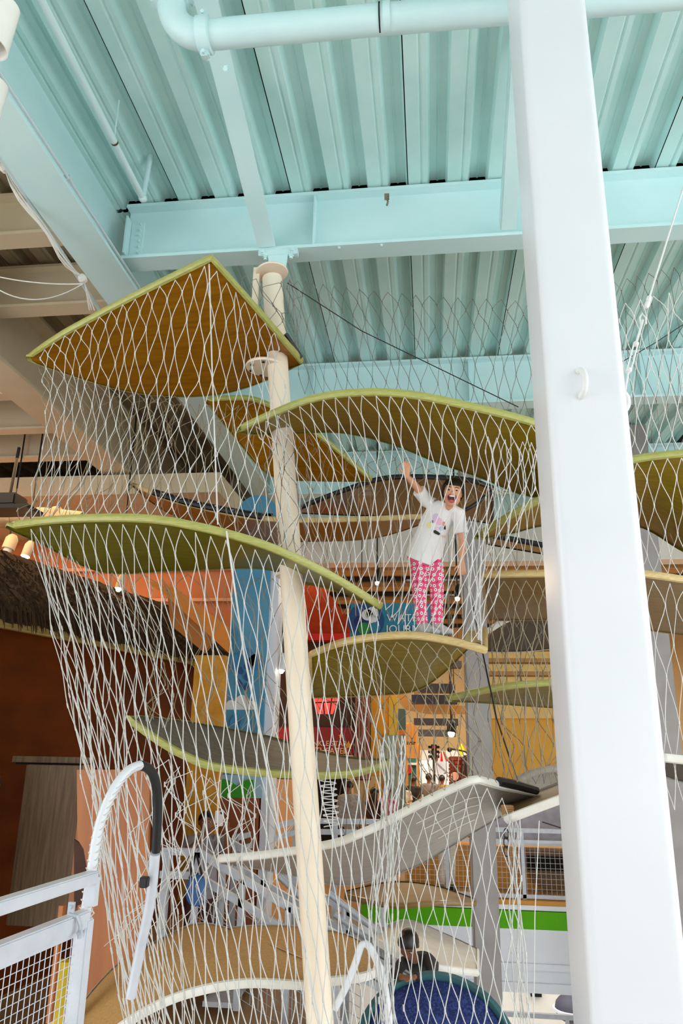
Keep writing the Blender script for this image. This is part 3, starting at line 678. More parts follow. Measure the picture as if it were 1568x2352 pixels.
net('white cable net hanging from the highest amber leaf to the long green leaf', [
    [(90, 812, 4.72), (150, 770, 4.58), (260, 712, 4.38), (370, 657, 4.18), (482, 606, 4.05), (560, 690, 4.45), (640, 775, 4.85)],
    [(105, 900, 4.7), (160, 880, 4.55), (280, 860, 4.35), (400, 850, 4.2), (500, 850, 4.25), (580, 880, 4.5), (655, 920, 4.8)],
    [(95, 1040, 4.65), (160, 1040, 4.5), (280, 1040, 4.35), (400, 1040, 4.25), (510, 1060, 4.35), (590, 1080, 4.5), (665, 1100, 4.75)],
    [(50, 1196, 4.52), (150, 1186, 4.36), (260, 1182, 4.28), (380, 1190, 4.25), (480, 1210, 4.3), (580, 1240, 4.42), (665, 1272, 4.6)]], 21, 11, seed=2, sharp=True)
net('white cable net falling from the long green leaf to the bottom of the picture', [
    [(60, 1216, 4.5), (150, 1206, 4.36), (260, 1204, 4.28), (380, 1212, 4.25), (480, 1230, 4.3), (580, 1260, 4.42), (680, 1296, 4.58), (780, 1346, 4.8), (868, 1398, 5.05)],
    [(125, 1480, 4.45), (210, 1480, 4.35), (310, 1480, 4.28), (410, 1480, 4.25), (500, 1490, 4.3), (590, 1500, 4.35), (690, 1520, 4.5), (790, 1550, 4.65), (875, 1570, 4.85)],
    [(185, 1750, 4.3), (270, 1750, 4.2), (350, 1760, 4.15), (440, 1770, 4.15), (530, 1780, 4.2), (630, 1790, 4.3), (720, 1790, 4.4), (810, 1790, 4.5), (888, 1780, 4.6)],
    [(232, 2050, 4.2), (310, 2060, 4.1), (390, 2060, 4.1), (480, 2070, 4.1), (570, 2070, 4.15), (660, 2070, 4.2), (750, 2070, 4.3), (830, 2070, 4.4), (900, 2050, 4.5)],
    [(290, 2370, 4.2), (370, 2370, 4.1), (440, 2370, 4.05), (520, 2370, 4.05), (600, 2370, 4.1), (690, 2370, 4.2), (780, 2370, 4.3), (850, 2370, 4.4), (912, 2370, 4.45)]], 28, 13, seed=3)
net('white cable net in front of the waving person, hung from the arched leaf', [
    [(575, 985, 4.82), (650, 948, 4.7), (740, 918, 4.58), (830, 908, 4.5), (950, 914, 4.5), (1100, 945, 4.55), (1235, 980, 4.65)],
    [(640, 1080, 4.75), (700, 1080, 4.7), (770, 1080, 4.65), (850, 1080, 4.62), (960, 1085, 4.62), (1090, 1100, 4.65), (1230, 1120, 4.7)],
    [(670, 1210, 4.72), (730, 1220, 4.75), (800, 1240, 4.78), (870, 1260, 4.8), (960, 1280, 4.8), (1070, 1300, 4.8), (1160, 1310, 4.85)],
    [(690, 1290, 4.66), (760, 1326, 4.8), (870, 1386, 5.0), (920, 1440, 5.0), (980, 1453, 4.98), (1050, 1466, 4.94), (1105, 1482, 4.93)]], 22, 9, seed=4)
net('white cable net under the waving person\'s platform down to the grey ramp', [
    [(740, 1512, 5.25), (800, 1488, 5.14), (870, 1478, 5.08), (950, 1474, 5.02), (1040, 1487, 4.97), (1105, 1503, 4.92)],
    [(800, 1650, 5.0), (850, 1640, 4.98), (910, 1630, 4.95), (980, 1630, 4.93), (1050, 1635, 4.93), (1110, 1645, 4.9)],
    [(860, 1900, 5.08), (905, 1875, 5.05), (960, 1845, 5.02), (1020, 1815, 4.98), (1085, 1784, 4.95), (1140, 1798, 5.1)]], 11, 9, seed=5, r=0.0026, mat=M_cablek)
net('white cable net below the peak of the grey ramp', [
    [(905, 1885, 5.08), (960, 1858, 5.03), (1020, 1828, 5.0), (1088, 1800, 4.95), (1150, 1830, 5.0), (1190, 1880, 4.95)],
    [(915, 2080, 4.8), (970, 2080, 4.8), (1030, 2080, 4.8), (1090, 2080, 4.8), (1150, 2080, 4.8), (1200, 2080, 4.8)],
    [(930, 2370, 4.6), (990, 2370, 4.6), (1050, 2370, 4.6), (1110, 2370, 4.6), (1170, 2370, 4.6), (1212, 2370, 4.65)]], 9, 8, seed=6)
net('dense bundle of net strands dropping right of the cream pole', [
    [(866, 1700, 4.75), (895, 1690, 4.75), (935, 1690, 4.8)], [(880, 1850, 4.6), (900, 1850, 4.6), (922, 1850, 4.6)],
    [(850, 2100, 4.5), (885, 2100, 4.5), (915, 2100, 4.5)], [(860, 2370, 4.4), (890, 2370, 4.4), (915, 2370, 4.4)]], 7, 9, seed=7, jit=0.012)
net('dense bundle of net strands left of the white column\'s foot', [
    [(1165, 1890, 4.98), (1180, 1886, 4.96), (1196, 1880, 4.95)], [(1172, 2050, 4.85), (1186, 2050, 4.85), (1198, 2050, 4.85)],
    [(1185, 2370, 4.7), (1202, 2370, 4.7), (1222, 2370, 4.7)]], 4, 7, seed=8, jit=0.01)
net('cable net between the steep green leaf and the flat tan leaf', [
    [(1110, 1000, 4.7), (1170, 1010, 4.7), (1250, 1020, 4.7)], [(1115, 1150, 4.9), (1180, 1150, 4.9), (1260, 1150, 4.9)],
    [(1105, 1312, 5.42), (1180, 1310, 5.36), (1270, 1310, 5.3)]], 7, 6, seed=9)
net('cable net from the flat tan leaf down beside the white column', [
    [(1120, 1336, 5.45), (1190, 1334, 5.38), (1300, 1332, 5.3)], [(1130, 1500, 5.3), (1200, 1500, 5.25), (1310, 1500, 5.2)],
    [(1150, 1790, 5.25), (1220, 1800, 5.2), (1330, 1790, 5.1)]], 7, 8, seed=10, mat=M_cablek)
net('strands gathered at the corner of the waving person\'s platform', [
    [(1060, 1180, 4.95), (1090, 1190, 5.0), (1125, 1200, 5.0)], [(1075, 1350, 5.0), (1090, 1350, 5.0), (1110, 1350, 5.0)], [(1096, 1470, 4.95), (1100, 1470, 4.95), (1104, 1472, 4.95)]], 5, 6, seed=11, jit=0.01)
net('white cable net right of the white column above the tan leaf', [
    [(1420, 700, 4.3), (1500, 680, 4.3), (1620, 650, 4.3)], [(1430, 860, 4.5), (1510, 860, 4.5), (1620, 860, 4.5)], [(1440, 1048, 4.75), (1520, 1036, 4.72), (1620, 1030, 4.7)]], 6, 7, seed=12)
net('white cable net from the green leaf to the tan leaf at the right edge', [
    [(1445, 1066, 4.76), (1530, 1054, 4.73), (1620, 1048, 4.7)], [(1460, 1190, 4.9), (1530, 1190, 4.9), (1620, 1190, 4.9)], [(1470, 1310, 5.25), (1540, 1318, 5.25), (1620, 1330, 5.3)]], 5, 5, seed=13)
net('white cable net hanging from the tan leaf at the right edge', [
    [(1480, 1332, 5.22), (1540, 1340, 5.22), (1630, 1354, 5.25)], [(1500, 1560, 5.1), (1560, 1560, 5.1), (1640, 1560, 5.1)], [(1535, 1860, 5.0), (1580, 1860, 5.0), (1640, 1860, 5.0)]], 4, 6, seed=14)
net('white cable net wrapping back round the left tip of the long green leaf', [
    [(70, 1222, 4.7), (150, 1272, 5.2), (235, 1312, 5.6), (340, 1312, 5.68)], [(132, 1480, 4.55), (200, 1480, 5.0), (280, 1490, 5.3), (390, 1500, 5.5)],
    [(190, 1750, 4.36), (235, 1750, 4.8), (300, 1755, 5.1), (390, 1765, 5.3)], [(240, 2060, 4.28), (270, 2060, 4.6), (330, 2060, 4.9), (400, 2060, 5.1)], [(294, 2370, 4.28), (320, 2370, 4.5), (380, 2370, 4.8), (450, 2370, 5.0)]], 11, 14, r=0.0033, seed=31, jit=0.012)
net('cable net wrapping back round the left tip of the highest leaf', [
    [(80, 826, 4.95), (180, 868, 5.2), (300, 900, 5.5), (420, 910, 5.6)], [(104, 1000, 4.8), (180, 1000, 5.1), (280, 1010, 5.4), (390, 1020, 5.6)],
    [(40, 1206, 4.62), (110, 1240, 5.0), (220, 1290, 5.5), (340, 1300, 5.62)]], 11, 10, r=0.003, seed=32, jit=0.015, mat=M_cablek)
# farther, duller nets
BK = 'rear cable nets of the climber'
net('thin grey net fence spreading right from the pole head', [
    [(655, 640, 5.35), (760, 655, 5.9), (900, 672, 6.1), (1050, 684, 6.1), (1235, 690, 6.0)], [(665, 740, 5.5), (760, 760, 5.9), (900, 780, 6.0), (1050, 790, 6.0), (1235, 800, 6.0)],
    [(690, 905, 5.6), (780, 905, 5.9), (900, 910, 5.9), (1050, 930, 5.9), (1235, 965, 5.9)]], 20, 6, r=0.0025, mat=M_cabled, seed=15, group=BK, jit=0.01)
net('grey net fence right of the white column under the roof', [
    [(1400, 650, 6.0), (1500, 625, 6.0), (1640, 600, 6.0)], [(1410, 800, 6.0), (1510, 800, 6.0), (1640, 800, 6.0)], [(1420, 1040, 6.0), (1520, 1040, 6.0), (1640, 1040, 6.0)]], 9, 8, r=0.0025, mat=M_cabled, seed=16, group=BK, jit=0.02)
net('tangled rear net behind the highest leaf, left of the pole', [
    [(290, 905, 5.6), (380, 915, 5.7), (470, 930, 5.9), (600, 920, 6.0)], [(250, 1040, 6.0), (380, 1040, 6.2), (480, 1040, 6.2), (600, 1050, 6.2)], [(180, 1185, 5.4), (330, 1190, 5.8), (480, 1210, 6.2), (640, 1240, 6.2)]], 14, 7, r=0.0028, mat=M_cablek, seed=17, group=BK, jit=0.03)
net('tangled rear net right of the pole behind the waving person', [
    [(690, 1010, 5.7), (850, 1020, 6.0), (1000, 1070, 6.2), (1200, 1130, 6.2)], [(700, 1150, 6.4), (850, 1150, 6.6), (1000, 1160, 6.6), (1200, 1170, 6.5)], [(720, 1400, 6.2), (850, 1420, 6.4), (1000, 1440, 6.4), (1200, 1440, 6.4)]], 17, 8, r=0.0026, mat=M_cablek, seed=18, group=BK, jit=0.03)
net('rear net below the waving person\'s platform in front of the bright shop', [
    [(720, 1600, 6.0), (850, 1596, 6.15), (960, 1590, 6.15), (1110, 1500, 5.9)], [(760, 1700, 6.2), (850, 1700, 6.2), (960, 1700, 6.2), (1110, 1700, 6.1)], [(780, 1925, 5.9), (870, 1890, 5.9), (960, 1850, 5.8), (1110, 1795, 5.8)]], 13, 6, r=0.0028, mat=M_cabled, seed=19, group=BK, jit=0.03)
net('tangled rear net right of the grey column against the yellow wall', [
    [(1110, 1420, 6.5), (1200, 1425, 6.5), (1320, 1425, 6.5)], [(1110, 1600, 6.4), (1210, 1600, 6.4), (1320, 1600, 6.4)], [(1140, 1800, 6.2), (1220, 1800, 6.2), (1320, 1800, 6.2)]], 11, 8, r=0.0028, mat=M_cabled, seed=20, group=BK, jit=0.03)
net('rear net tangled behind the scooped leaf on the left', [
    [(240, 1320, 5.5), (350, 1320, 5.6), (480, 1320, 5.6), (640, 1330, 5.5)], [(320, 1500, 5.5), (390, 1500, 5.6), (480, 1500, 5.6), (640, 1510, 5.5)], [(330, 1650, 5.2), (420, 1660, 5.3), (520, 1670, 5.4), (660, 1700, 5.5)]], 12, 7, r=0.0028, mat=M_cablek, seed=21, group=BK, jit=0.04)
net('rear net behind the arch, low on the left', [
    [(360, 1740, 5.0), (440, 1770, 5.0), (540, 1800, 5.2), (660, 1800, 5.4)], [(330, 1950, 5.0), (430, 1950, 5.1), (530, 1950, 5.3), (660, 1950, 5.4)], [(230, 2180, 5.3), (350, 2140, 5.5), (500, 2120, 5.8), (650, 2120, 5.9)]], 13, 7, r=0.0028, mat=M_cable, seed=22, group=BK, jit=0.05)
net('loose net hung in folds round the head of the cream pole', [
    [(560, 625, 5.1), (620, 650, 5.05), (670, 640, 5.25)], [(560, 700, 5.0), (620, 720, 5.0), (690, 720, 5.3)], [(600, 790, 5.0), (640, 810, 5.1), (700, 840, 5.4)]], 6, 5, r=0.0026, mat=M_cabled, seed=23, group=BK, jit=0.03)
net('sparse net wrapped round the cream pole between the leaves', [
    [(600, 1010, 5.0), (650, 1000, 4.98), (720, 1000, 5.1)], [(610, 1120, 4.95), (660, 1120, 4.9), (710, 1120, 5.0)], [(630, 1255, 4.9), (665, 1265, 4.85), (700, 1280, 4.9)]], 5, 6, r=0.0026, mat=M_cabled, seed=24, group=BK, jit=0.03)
def wire(label, pts, r=0.004, mat=None, group='guy wires of the climber'):
    o = MB().tube([P3(p) for p in pts], r, 6).build('guy_wire', mat or M_cabled, smooth=True)
    return tag(o, label, 'wire', group)
wire('dark guy wire slanting from the pole head to the arched leaf', [(660, 650, 5.3), (830, 760, 5.4), (1190, 935, 5.6)], 0.004, M_black)
wire('dark guy wire at the right edge above the green leaf', [(1430, 830, 5.8), (1500, 790, 5.8), (1600, 725, 5.8)], 0.004, M_black)
wire('white guy wire hanging from the highest amber leaf\'s corner', [(480, 606, 4.08), (487, 850, 4.3), (500, 1205, 4.3)], 0.005, M_cable)
wire('white guy wire below the plank ramp beside the column', [(1238, 1885, 4.9), (1228, 2100, 4.85), (1225, 2370, 4.8)], 0.003, M_cable)
wire('black guy wire slanting down across the grey column', [(1085, 1390, 6.0), (1140, 1650, 5.6), (1190, 1800, 5.4)], 0.006, M_black)
wire('white guy wire running down past the cream pole to the cork leaf', [(520, 1220, 4.3), (560, 1500, 4.4), (640, 1900, 4.7), (735, 2352, 5.0 - 0.2)], 0.006, M_cable)
wire('thin black wire from the plank ramp to the column', [(1245, 1888, 4.9), (1330, 1915, 4.9)], 0.004, M_black)

lo = []
for k in range(90):
    t = k / 89; lo.append(at(752 + 26 * t * 0.4 + 19 * math.sin(k * 0.62), 1782 + 118 * t, 5.3))
o = MB().tube(lo, 0.004, 5).build('looped_cord', M_cable, smooth=True); tag(o, 'white cord hung in loose loops just right of the cream pole', 'cord')
# ------------------------------------------------------------------ helpers for built-up background pieces
def slab(name, u0, v0, u1, v1, Y, dep, mat, parent=None, bevel=0.0):
    um, vm = (u0 + u1) / 2, (v0 + v1) / 2
    xa, xb_ = at(u0, vm, Y).x, at(u1, vm, Y).x; za, zb = at(um, v0, Y).z, at(um, v1, Y).z
    return MB().box((xa, Y, zb), (xb_, Y + dep, za)).build(name, mat, parent, bevel=bevel)
def plate(name, uv, Y, dep, mat, parent=None):       # polygon outline at depth Y, thickness dep
    return MB().prism([at(u, v, Y) for u, v in uv], (0, dep, 0)).build(name, mat, parent)
def disc(name, u, v, Y, rad, dep, mat, parent=None, n=24):
    p = at(u, v, Y); return MB().lathe([(rad, 0), (rad, dep)], p, (0, 1, 0), n).build(name, mat, parent)
def text(name, s, p, h, mat, parent=None, depth=0.004, space=1.0):
    cu = bpy.data.curves.new(name, 'FONT'); cu.body = s; cu.size = h * 1.4; cu.extrude = depth; cu.space_character = space
    t = bpy.data.objects.new(name, cu); C.objects.link(t); bpy.context.view_layer.update()
    me = bpy.data.meshes.new_from_object(t.evaluated_get(bpy.context.evaluated_depsgraph_get())); bpy.data.objects.remove(t)
    me.transform(Matrix.Translation(p) @ Matrix.Rotation(math.pi / 2, 4, 'X')); me.materials.clear(); me.materials.append(mat)
    o = bpy.data.objects.new(name, me); C.objects.link(o)
    if parent: o.parent = parent; o.matrix_parent_inverse = Matrix.Translation(-world_loc(parent))
    return o

# ------------------------------------------------------------------ gate and arch at the lower left
M_rail = pm('pale_grey_rail_paint', '#d5d8e0', 0.35, col2='#c6cad3', scale=10)
gp = at(205, 2050, 3.0)
gz = at(215, 2014, 3.0).z
ga, gb = atz(-60, 2101, gz), at(214, 2014, 3.0)
gd = (gb - ga); gd.z = 0; gd.normalize()
gate = thing('mesh_gate', 'pale grey wire mesh gate with latch at the lower left', 'gate', None, (gb.x, gb.y, gz - 1.0))
MB().bar(ga - gd * 0.3, gb, 0.05, 0.045).build('top_rail', M_rail, gate, bevel=0.005)
dz = at(205, 2105, 3.0).z - gz
MB().bar(ga - gd * 0.3 + Vector((0, 0, dz)), gb - gd * 0.03 + Vector((0, 0, dz)), 0.05, 0.06).build('frame_rail', M_rail, gate, bevel=0.005)
MB().bar(ga - gd * 0.3 + Vector((0, 0, dz - 0.038)), gb - gd * 0.06 + Vector((0, 0, dz - 0.038)), 0.03, 0.014).build('frame_lip', M_rail, gate)
MB().bar(gb - gd * 0.03 + Vector((0, 0, dz)), gb - gd * 0.03 + Vector((0, 0, dz - 1.0)), 0.055, 0.05, gd).build('stile', M_rail, gate, bevel=0.005)
MB().bar(gb - gd * 0.0 + Vector((0, 0, 0.0)), gb - gd * 0.0 + Vector((0, 0, -0.1)), 0.045, 0.03, gd).build('stub_post', M_rail, gate)
mo = gb - gd * 0.075 + Vector((0, 0, dz - 0.05))
mesh_panel(mo, -gd, (0, 0, -1), 30, 28, 0.0305, 0.0016, 'wire_mesh', M_rail, gate)
lp = gb - gd * 0.10 + Vector((0, -0.03, dz))
lt = MB().box(lp + Vector((-0.012, -0.01, 0.0)), lp + Vector((0.012, 0.0, 0.075))).build('latch_plate', M_steel, gate)
MB().tube([lp + Vector((-0.005, -0.012, 0.035)), lp + Vector((0.03, -0.012, 0.03)), lp + Vector((0.045, -0.012, 0.0)), lp + Vector((0.045, -0.012, -0.04))], 0.008, 8).build('latch_bar', M_steel, gate)
bolts(gate, [lp + Vector((0, -0.01, 0.06)), lp + Vector((0.045, -0.02, -0.02))], (0, -1, 0), 0.006, 0.01, M_steel, 'latch_screw')

arch = thing('entry_arch', 'white laced arch frame at the net\'s lower left opening', 'arch', None, at(180, 2300, 3.05))
pa = resample([(150, 2420, 3.06), (205, 2040, 3.06), (222, 1925, 3.08), (240, 1860, 3.1), (268, 1802, 3.14), (298, 1768, 3.2), (322, 1758, 3.26)], 40)
MB().tube(pa, 0.02, 12).build('front_leg', M_white, arch, smooth=True)
pb = resample([(322, 1758, 3.26), (342, 1766, 3.32), (356, 1792, 3.4), (362, 1850, 3.5), (358, 1955, 3.6)], 30)
MB().tube(pb, 0.021, 12).build('padded_leg', M_black, arch, smooth=True)
pc = resample([(356, 1960, 3.6), (345, 2070, 3.7), (320, 2190, 3.8), (300, 2290, 3.85)], 20)
MB().tube(pc, 0.024, 10).build('rear_leg', M_rail, arch, smooth=True)
MB().box(at(318, 2040, 3.58), at(345, 2012, 3.62)).build('black_bracket', M_black, arch, bevel=0.004)
lac = []
for k in range(200):
    t = k / 199 * 40; i = min(int(t), 39); p = pa[i].lerp(pa[i + 1], t - i); a = k * 1.25
    lac.append(p + Vector((0.026 * math.cos(a), 0.02 * math.sin(a), 0.008 * math.sin(a))))
MB().tube(lac, 0.003, 5).build('lacing_cord', M_cable, arch, smooth=True)
zig = []
for k in range(40):
    q = at(214 - 1.25 * k, 2090 + 7.4 * k, 3.03); zig.append(q + Vector((0.006 if k % 2 else -0.006, 0, 0)))
MB().tube(zig, 0.003, 5).build('zigzag_cord', M_cable, arch)

# bent white tube and navy cushion at the bottom
bt = thing('bent_tube', 'white bent tube looping beside the cream pole at the bottom', 'tube', None, at(850, 2250, 5.0))
MB().tube(resample([(768, 2318, 5.0), (795, 2265, 5.0), (815, 2215, 5.0), (830, 2172, 5.0), (846, 2172, 5.0), (866, 2210, 5.0), (884, 2270, 5.0), (900, 2400, 5.0)], 40), 0.022, 12).build('tube', M_white, bt, smooth=True)
M_teal = pm('teal_vinyl', '#3f6f74', 0.45, col2='#365f64', scale=6)
def speckle(name, base, dots, scale):
    m = flat(name, base, rough=0.55); nt = m.node_tree; N, L = nt.nodes, nt.links
    v = N.new('ShaderNodeTexVoronoi'); v.inputs['Scale'].default_value = scale
    rp = N.new('ShaderNodeValToRGB'); rp.color_ramp.elements[0].position = 0.35; rp.color_ramp.elements[0].color = (*lin(base), 1)
    rp.color_ramp.elements[1].position = 0.9; rp.color_ramp.elements[1].color = (*lin(dots), 1)
    tc = N.new('ShaderNodeTexCoord'); L.new(tc.outputs['Object'], v.inputs['Vector']); L.new(v.outputs['Color'], rp.inputs[0])
    L.new(rp.outputs[0], N['Principled BSDF'].inputs['Base Color']); return m
M_navy = speckle('navy_speckled_rubber', '#16265a', '#3c4f96', 90)
cu = thing('round_cushion', 'large round navy speckled disc with teal rim at the bottom', 'cushion', None, at(1000, 2352, 5.6))
cc_ = at(1002, 2418, 5.75); ax_ = Vector((0.0, -0.62, 0.78))
MB().lathe([(0.0, -0.14), (0.46, -0.14), (0.53, -0.10), (0.555, 0.0), (0.53, 0.06), (0.49, 0.075), (0.475, 0.03)], cc_, ax_, 48).build('rim', M_teal, cu, smooth=True)
MB().lathe([(0.48, 0.03), (0.45, 0.06), (0.27, 0.085), (0.0, 0.1)], cc_, ax_, 48).build('speckled_face', M_navy, cu, smooth=True)

# ------------------------------------------------------------------ stairs behind the net
stair = thing('staircase', 'grey steel stair descending right behind the net', 'stairs', None, (-1.6, 7.6, -1.2))
sa, sb_ = at(455, 1957, 7.0), at(775, 2150, 7.0)
for dy in (0.0, 0.9):
    o = Vector((0, dy, 0))
    for dzz, nm in ((0, 'handrail'), (-0.19, 'lower_rail')):
        q = Vector((0, 0, dzz)) + o
        l0 = at(372, 1962, 7.0)
        MB().bar(Vector((l0.x, sa.y, sa.z)) + q, sa + q, 0.05, 0.06).build(nm, M_steel, stair)
        MB().bar(sa + q, sb_ + q + (sb_ - sa) * 0.6, 0.05, 0.06).build(nm, M_steel, stair)
    for k in range(5):
        p = sa.lerp(sb_, k * 0.33) + o
        MB().bar(p, p - Vector((0, 0, 1.0)), 0.05, 0.05, (0, 1, 0)).build('post', M_steel, stair)
    p = Vector((at(385, 1962, 7.0).x, sa.y, sa.z)) + o
    MB().bar(p, p - Vector((0, 0, 1.2)), 0.06, 0.06, (0, 1, 0)).build('post', M_steel, stair)
for k in range(9):
    p = sa.lerp(sb_, k * 0.2) - Vector((0, 0, 1.05))
    MB().box(p + Vector((-0.13, 0.0, -0.02)), p + Vector((0.13, 0.9, 0.02))).build('tread', M_steel, stair)
mesh_panel(sa + Vector((0.02, 0.02, -0.2)), (sb_ - sa), (0, 0, -1), 20, 9, 0.08, 0.003, 'wire_mesh', M_steel, stair)
h2 = thing('stair_railing', 'chrome handrail pair right of the cream pole', 'railing', None, at(840, 2120, 7.4))
for (a, b) in (((755, 2052, 7.4), (935, 2192, 7.4)), ((768, 2100, 7.4), (905, 2200, 7.4)), ((640, 2012, 7.4), (690, 2060, 7.4))):
    MB().tube([P3(a), P3(b)], 0.028, 10).build('rail', M_steel, h2, smooth=True)
for u, v in ((790, 2080), (880, 2150)):
    p = at(u, v, 7.4); MB().tube([p, p - Vector((0, 0, 0.9))], 0.022, 8).build('post', M_steel, h2, smooth=True)
lr = thing('landing_railing', 'cream railing of the landing behind the stair', 'railing', None, at(600, 1900, 9.0))
for (a, b) in (((540, 1925, 9.0), (680, 1885, 10.0)), ((545, 1950, 9.0), (680, 1910, 10.0)), ((680, 1885, 10.0), (900, 1888, 10.0)), ((680, 1910, 10.0), (900, 1912, 10.0))):
    MB().bar(P3(a), P3(b), 0.05, 0.06).build('rail', M_steel, lr)
for u, v, Y in ((542, 1915, 9.0), (612, 1900, 9.5), (680, 1885, 10.0), (770, 1886, 10.0), (880, 1888, 10.0)):
    p = at(u, v, Y); MB().bar(p, Vector((p.x, p.y, ZF)), 0.06, 0.06, (0, 1, 0)).build('post', M_steel, lr)
bag = thing('blue_bag', 'blue bag hung on the stair rail behind the net', 'bag', None, at(450, 2070, 6.9))
MB().ball(at(450, 2045, 6.85), 0.11, 16, 10, (0.85, 0.5, 1.15)).build('bag_body', pm('blue_nylon', '#3f6fae', 0.5, col2='#335f9c', scale=8), bag, smooth=True)
MB().tube(resample([at(435, 2018, 6.85), at(442, 1990, 6.9), at(450, 1962, 6.98), at(458, 1990, 6.9), at(465, 2018, 6.85)], 14), 0.01, 6).build('strap', M_black, bag)

# ------------------------------------------------------------------ thatched house on the left
M_thatch = pm('brown_thatch', '#4a321a', 0.95, col2='#1e130a', scale=14, stretch=(1, 1, 0.25), bump=0.8, bscale=40)
M_house = pm('orange_brown_plywood_wall', '#6a2e02', 0.7, spec=0.15, col2='#4e1e00', scale=1.6, stretch=(1, 1, 2.5))
M_trimw = pm('pale_bark_trim', '#b79d5a', 0.6, col2='#a08648', scale=8)
M_dkwood = pm('weathered_brown_wood', '#7a6044', 0.6, col2='#4f3a26', scale=5, stretch=(9, 9, 0.5))
M_orwood = pm('orange_plywood', '#b4703f', 0.5, col2='#9f5d31', scale=2, stretch=(5, 5, 0.6))
M_ochrep = pm('ochre_textured_panel', '#d2952a', 0.7, col2='#b5760f', scale=9, bump=0.4)
ze = 2.55
h0, h1 = atz(-60, 1420, ze), atz(520, 1536, ze)
hd_ = (h1 - h0); hd_.z = 0; hl = hd_.length; hd_.normalize(); hn = Vector((hd_.y, -hd_.x, 0))
if hn.y > 0: hn = -hn
house = thing('thatched_house', 'orange brown play house with a shaggy thatched roof', 'house', None, (h0.x, h0.y, ZF))
MB().prism([Vector((h0.x, h0.y, ZF)) - hd_ * 0.8, Vector((h1.x, h1.y, ZF)), Vector((h1.x, h1.y, ze)), Vector((h0.x, h0.y, ze)) - hd_ * 0.8], -hn * 0.15).build('wall', M_house, house)
MB().bar(h0 - hd_ * 0.8 + hn * 0.12, h1 + hd_ * 0.2 + hn * 0.12, 0.1, 0.12).build('eave_trim', M_trimw, house, bevel=0.02)
# thatch: thick shaggy layers of straw bundles, ridge line to the back
rz0, rz1 = ze + 0.12, at(0, 1287, h0.y + 1.2).z
rnd = random.Random(5)
for lay in range(5):
    t0, t1 = lay / 5, (lay + 1.35) / 5
    mb = MB(); nb = 110
    for k in range(nb):
        s = -0.9 + (hl + 1.3) * k / (nb - 1)
        base = h0 + hd_ * s
        a = base + hn * (0.22 - 1.2 * t0) + Vector((0, 0, 0.09 + (rz1 - ze) * t0 - 0.03 + rnd.uniform(-.03, .01)))
        b = base + hn * (0.22 - 1.2 * t1) + Vector((0, 0, (rz1 - ze) * t1 + 0.09))
        wdt = (hl + 1.3) / nb * 1.7
        mb.bar(a + hd_ * rnd.uniform(-.02, .02), b + hd_ * rnd.uniform(-.02, .02), wdt, 0.09 + rnd.uniform(0, 0.04), hn)
        for q in range(9):
            e = a.lerp(b, rnd.uniform(0, .55)) + hn * 0.05 + hd_ * rnd.uniform(-.04, .04)
            mb.tube([e + hn * 0.03 + Vector((0, 0, .05)), e + hn * (0.06 + rnd.uniform(0, .03)) - Vector((0, 0, 0.08 + rnd.uniform(0, .09)))], [0.01, 0.003], 3)
    mb.build('thatch_layer', M_thatch, house, kind='stuff')
ms = [(rz1 - ze)]
MB().bar(h0 - hd_ * 0.9 + hn * -0.98 + Vector((0, 0, rz1 - ze + 0.06)), h1 + hn * -0.98 + Vector((0, 0, rz1 - ze + 0.06)), 0.05, 0.05).build('ridge_cord', M_trimw, house)
# pivoting light post bits of the house front
drt = thing('wooden_door', 'weathered brown wooden door panel on the left', 'door', None, at(110, 2110, 6.6))
slab('door_leaf', 36, 1757, 178, 2130, 6.6, 0.06, M_dkwood, drt, bevel=0.006)
slab('door_head', 28, 1738, 205, 1752, 6.7, 0.06, M_dkwood, drt)
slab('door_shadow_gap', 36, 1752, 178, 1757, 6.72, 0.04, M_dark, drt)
slab('jamb', 172, 1757, 186, 2110, 6.5, 0.10, M_orwood, drt)
pan = thing('plywood_panel', 'orange plywood panel with arched cut-out behind the laced arch', 'panel', None, at(270, 2250, 5.9))
plate('panel_board', [(176, 1768), (345, 1768), (338, 2020), (322, 2260), (186, 2330), (178, 2080), (200, 2075), (202, 2010), (192, 1950), (178, 1928)], 5.95, 0.04, M_orwood, pan)
plate('dark_opening', [(170, 1928), (200, 1950), (206, 2010), (204, 2080), (170, 2085)], 6.1, 0.02, pm('dark_brown_recess', '#4a2410', 0.7), pan)
slab('lower_trim', 120, 2080, 130, 2352, 5.2, 0.05, M_orwood, pan)
slab('yellow_post', 120, 2210, 150, 2360, 5.3, 0.08, flat('yellow_post_paint', '#d3b51c'), pan)
# ochre panels beside the house
op = thing('ochre_post', 'rough ochre post between the house and the blue pylon', 'post', None, at(460, 1950, 8.2))
slab('post_board', 428, 1505, 500, 2070, 8.2, 0.15, M_ochrep, op)
slab('red_strip', 500, 1560, 510, 1700, 8.3, 0.1, flat('dark_red_paint', '#8c1e14'), op)
ob = thing('orange_dormer', 'orange slanted boards hanging above the thatched roof', 'board', None, at(430, 1420, 9.0))
plate('upper_board', [(332, 1332), (395, 1346), (525, 1440), (525, 1500), (385, 1372)], 9.0, 0.08, flat('orange_board_paint', '#e0871f'), ob)
plate('lower_board', [(385, 1372), (500, 1452), (470, 1500), (392, 1436)], 9.1, 0.05, flat('amber_board_paint', '#b8701a'), ob)
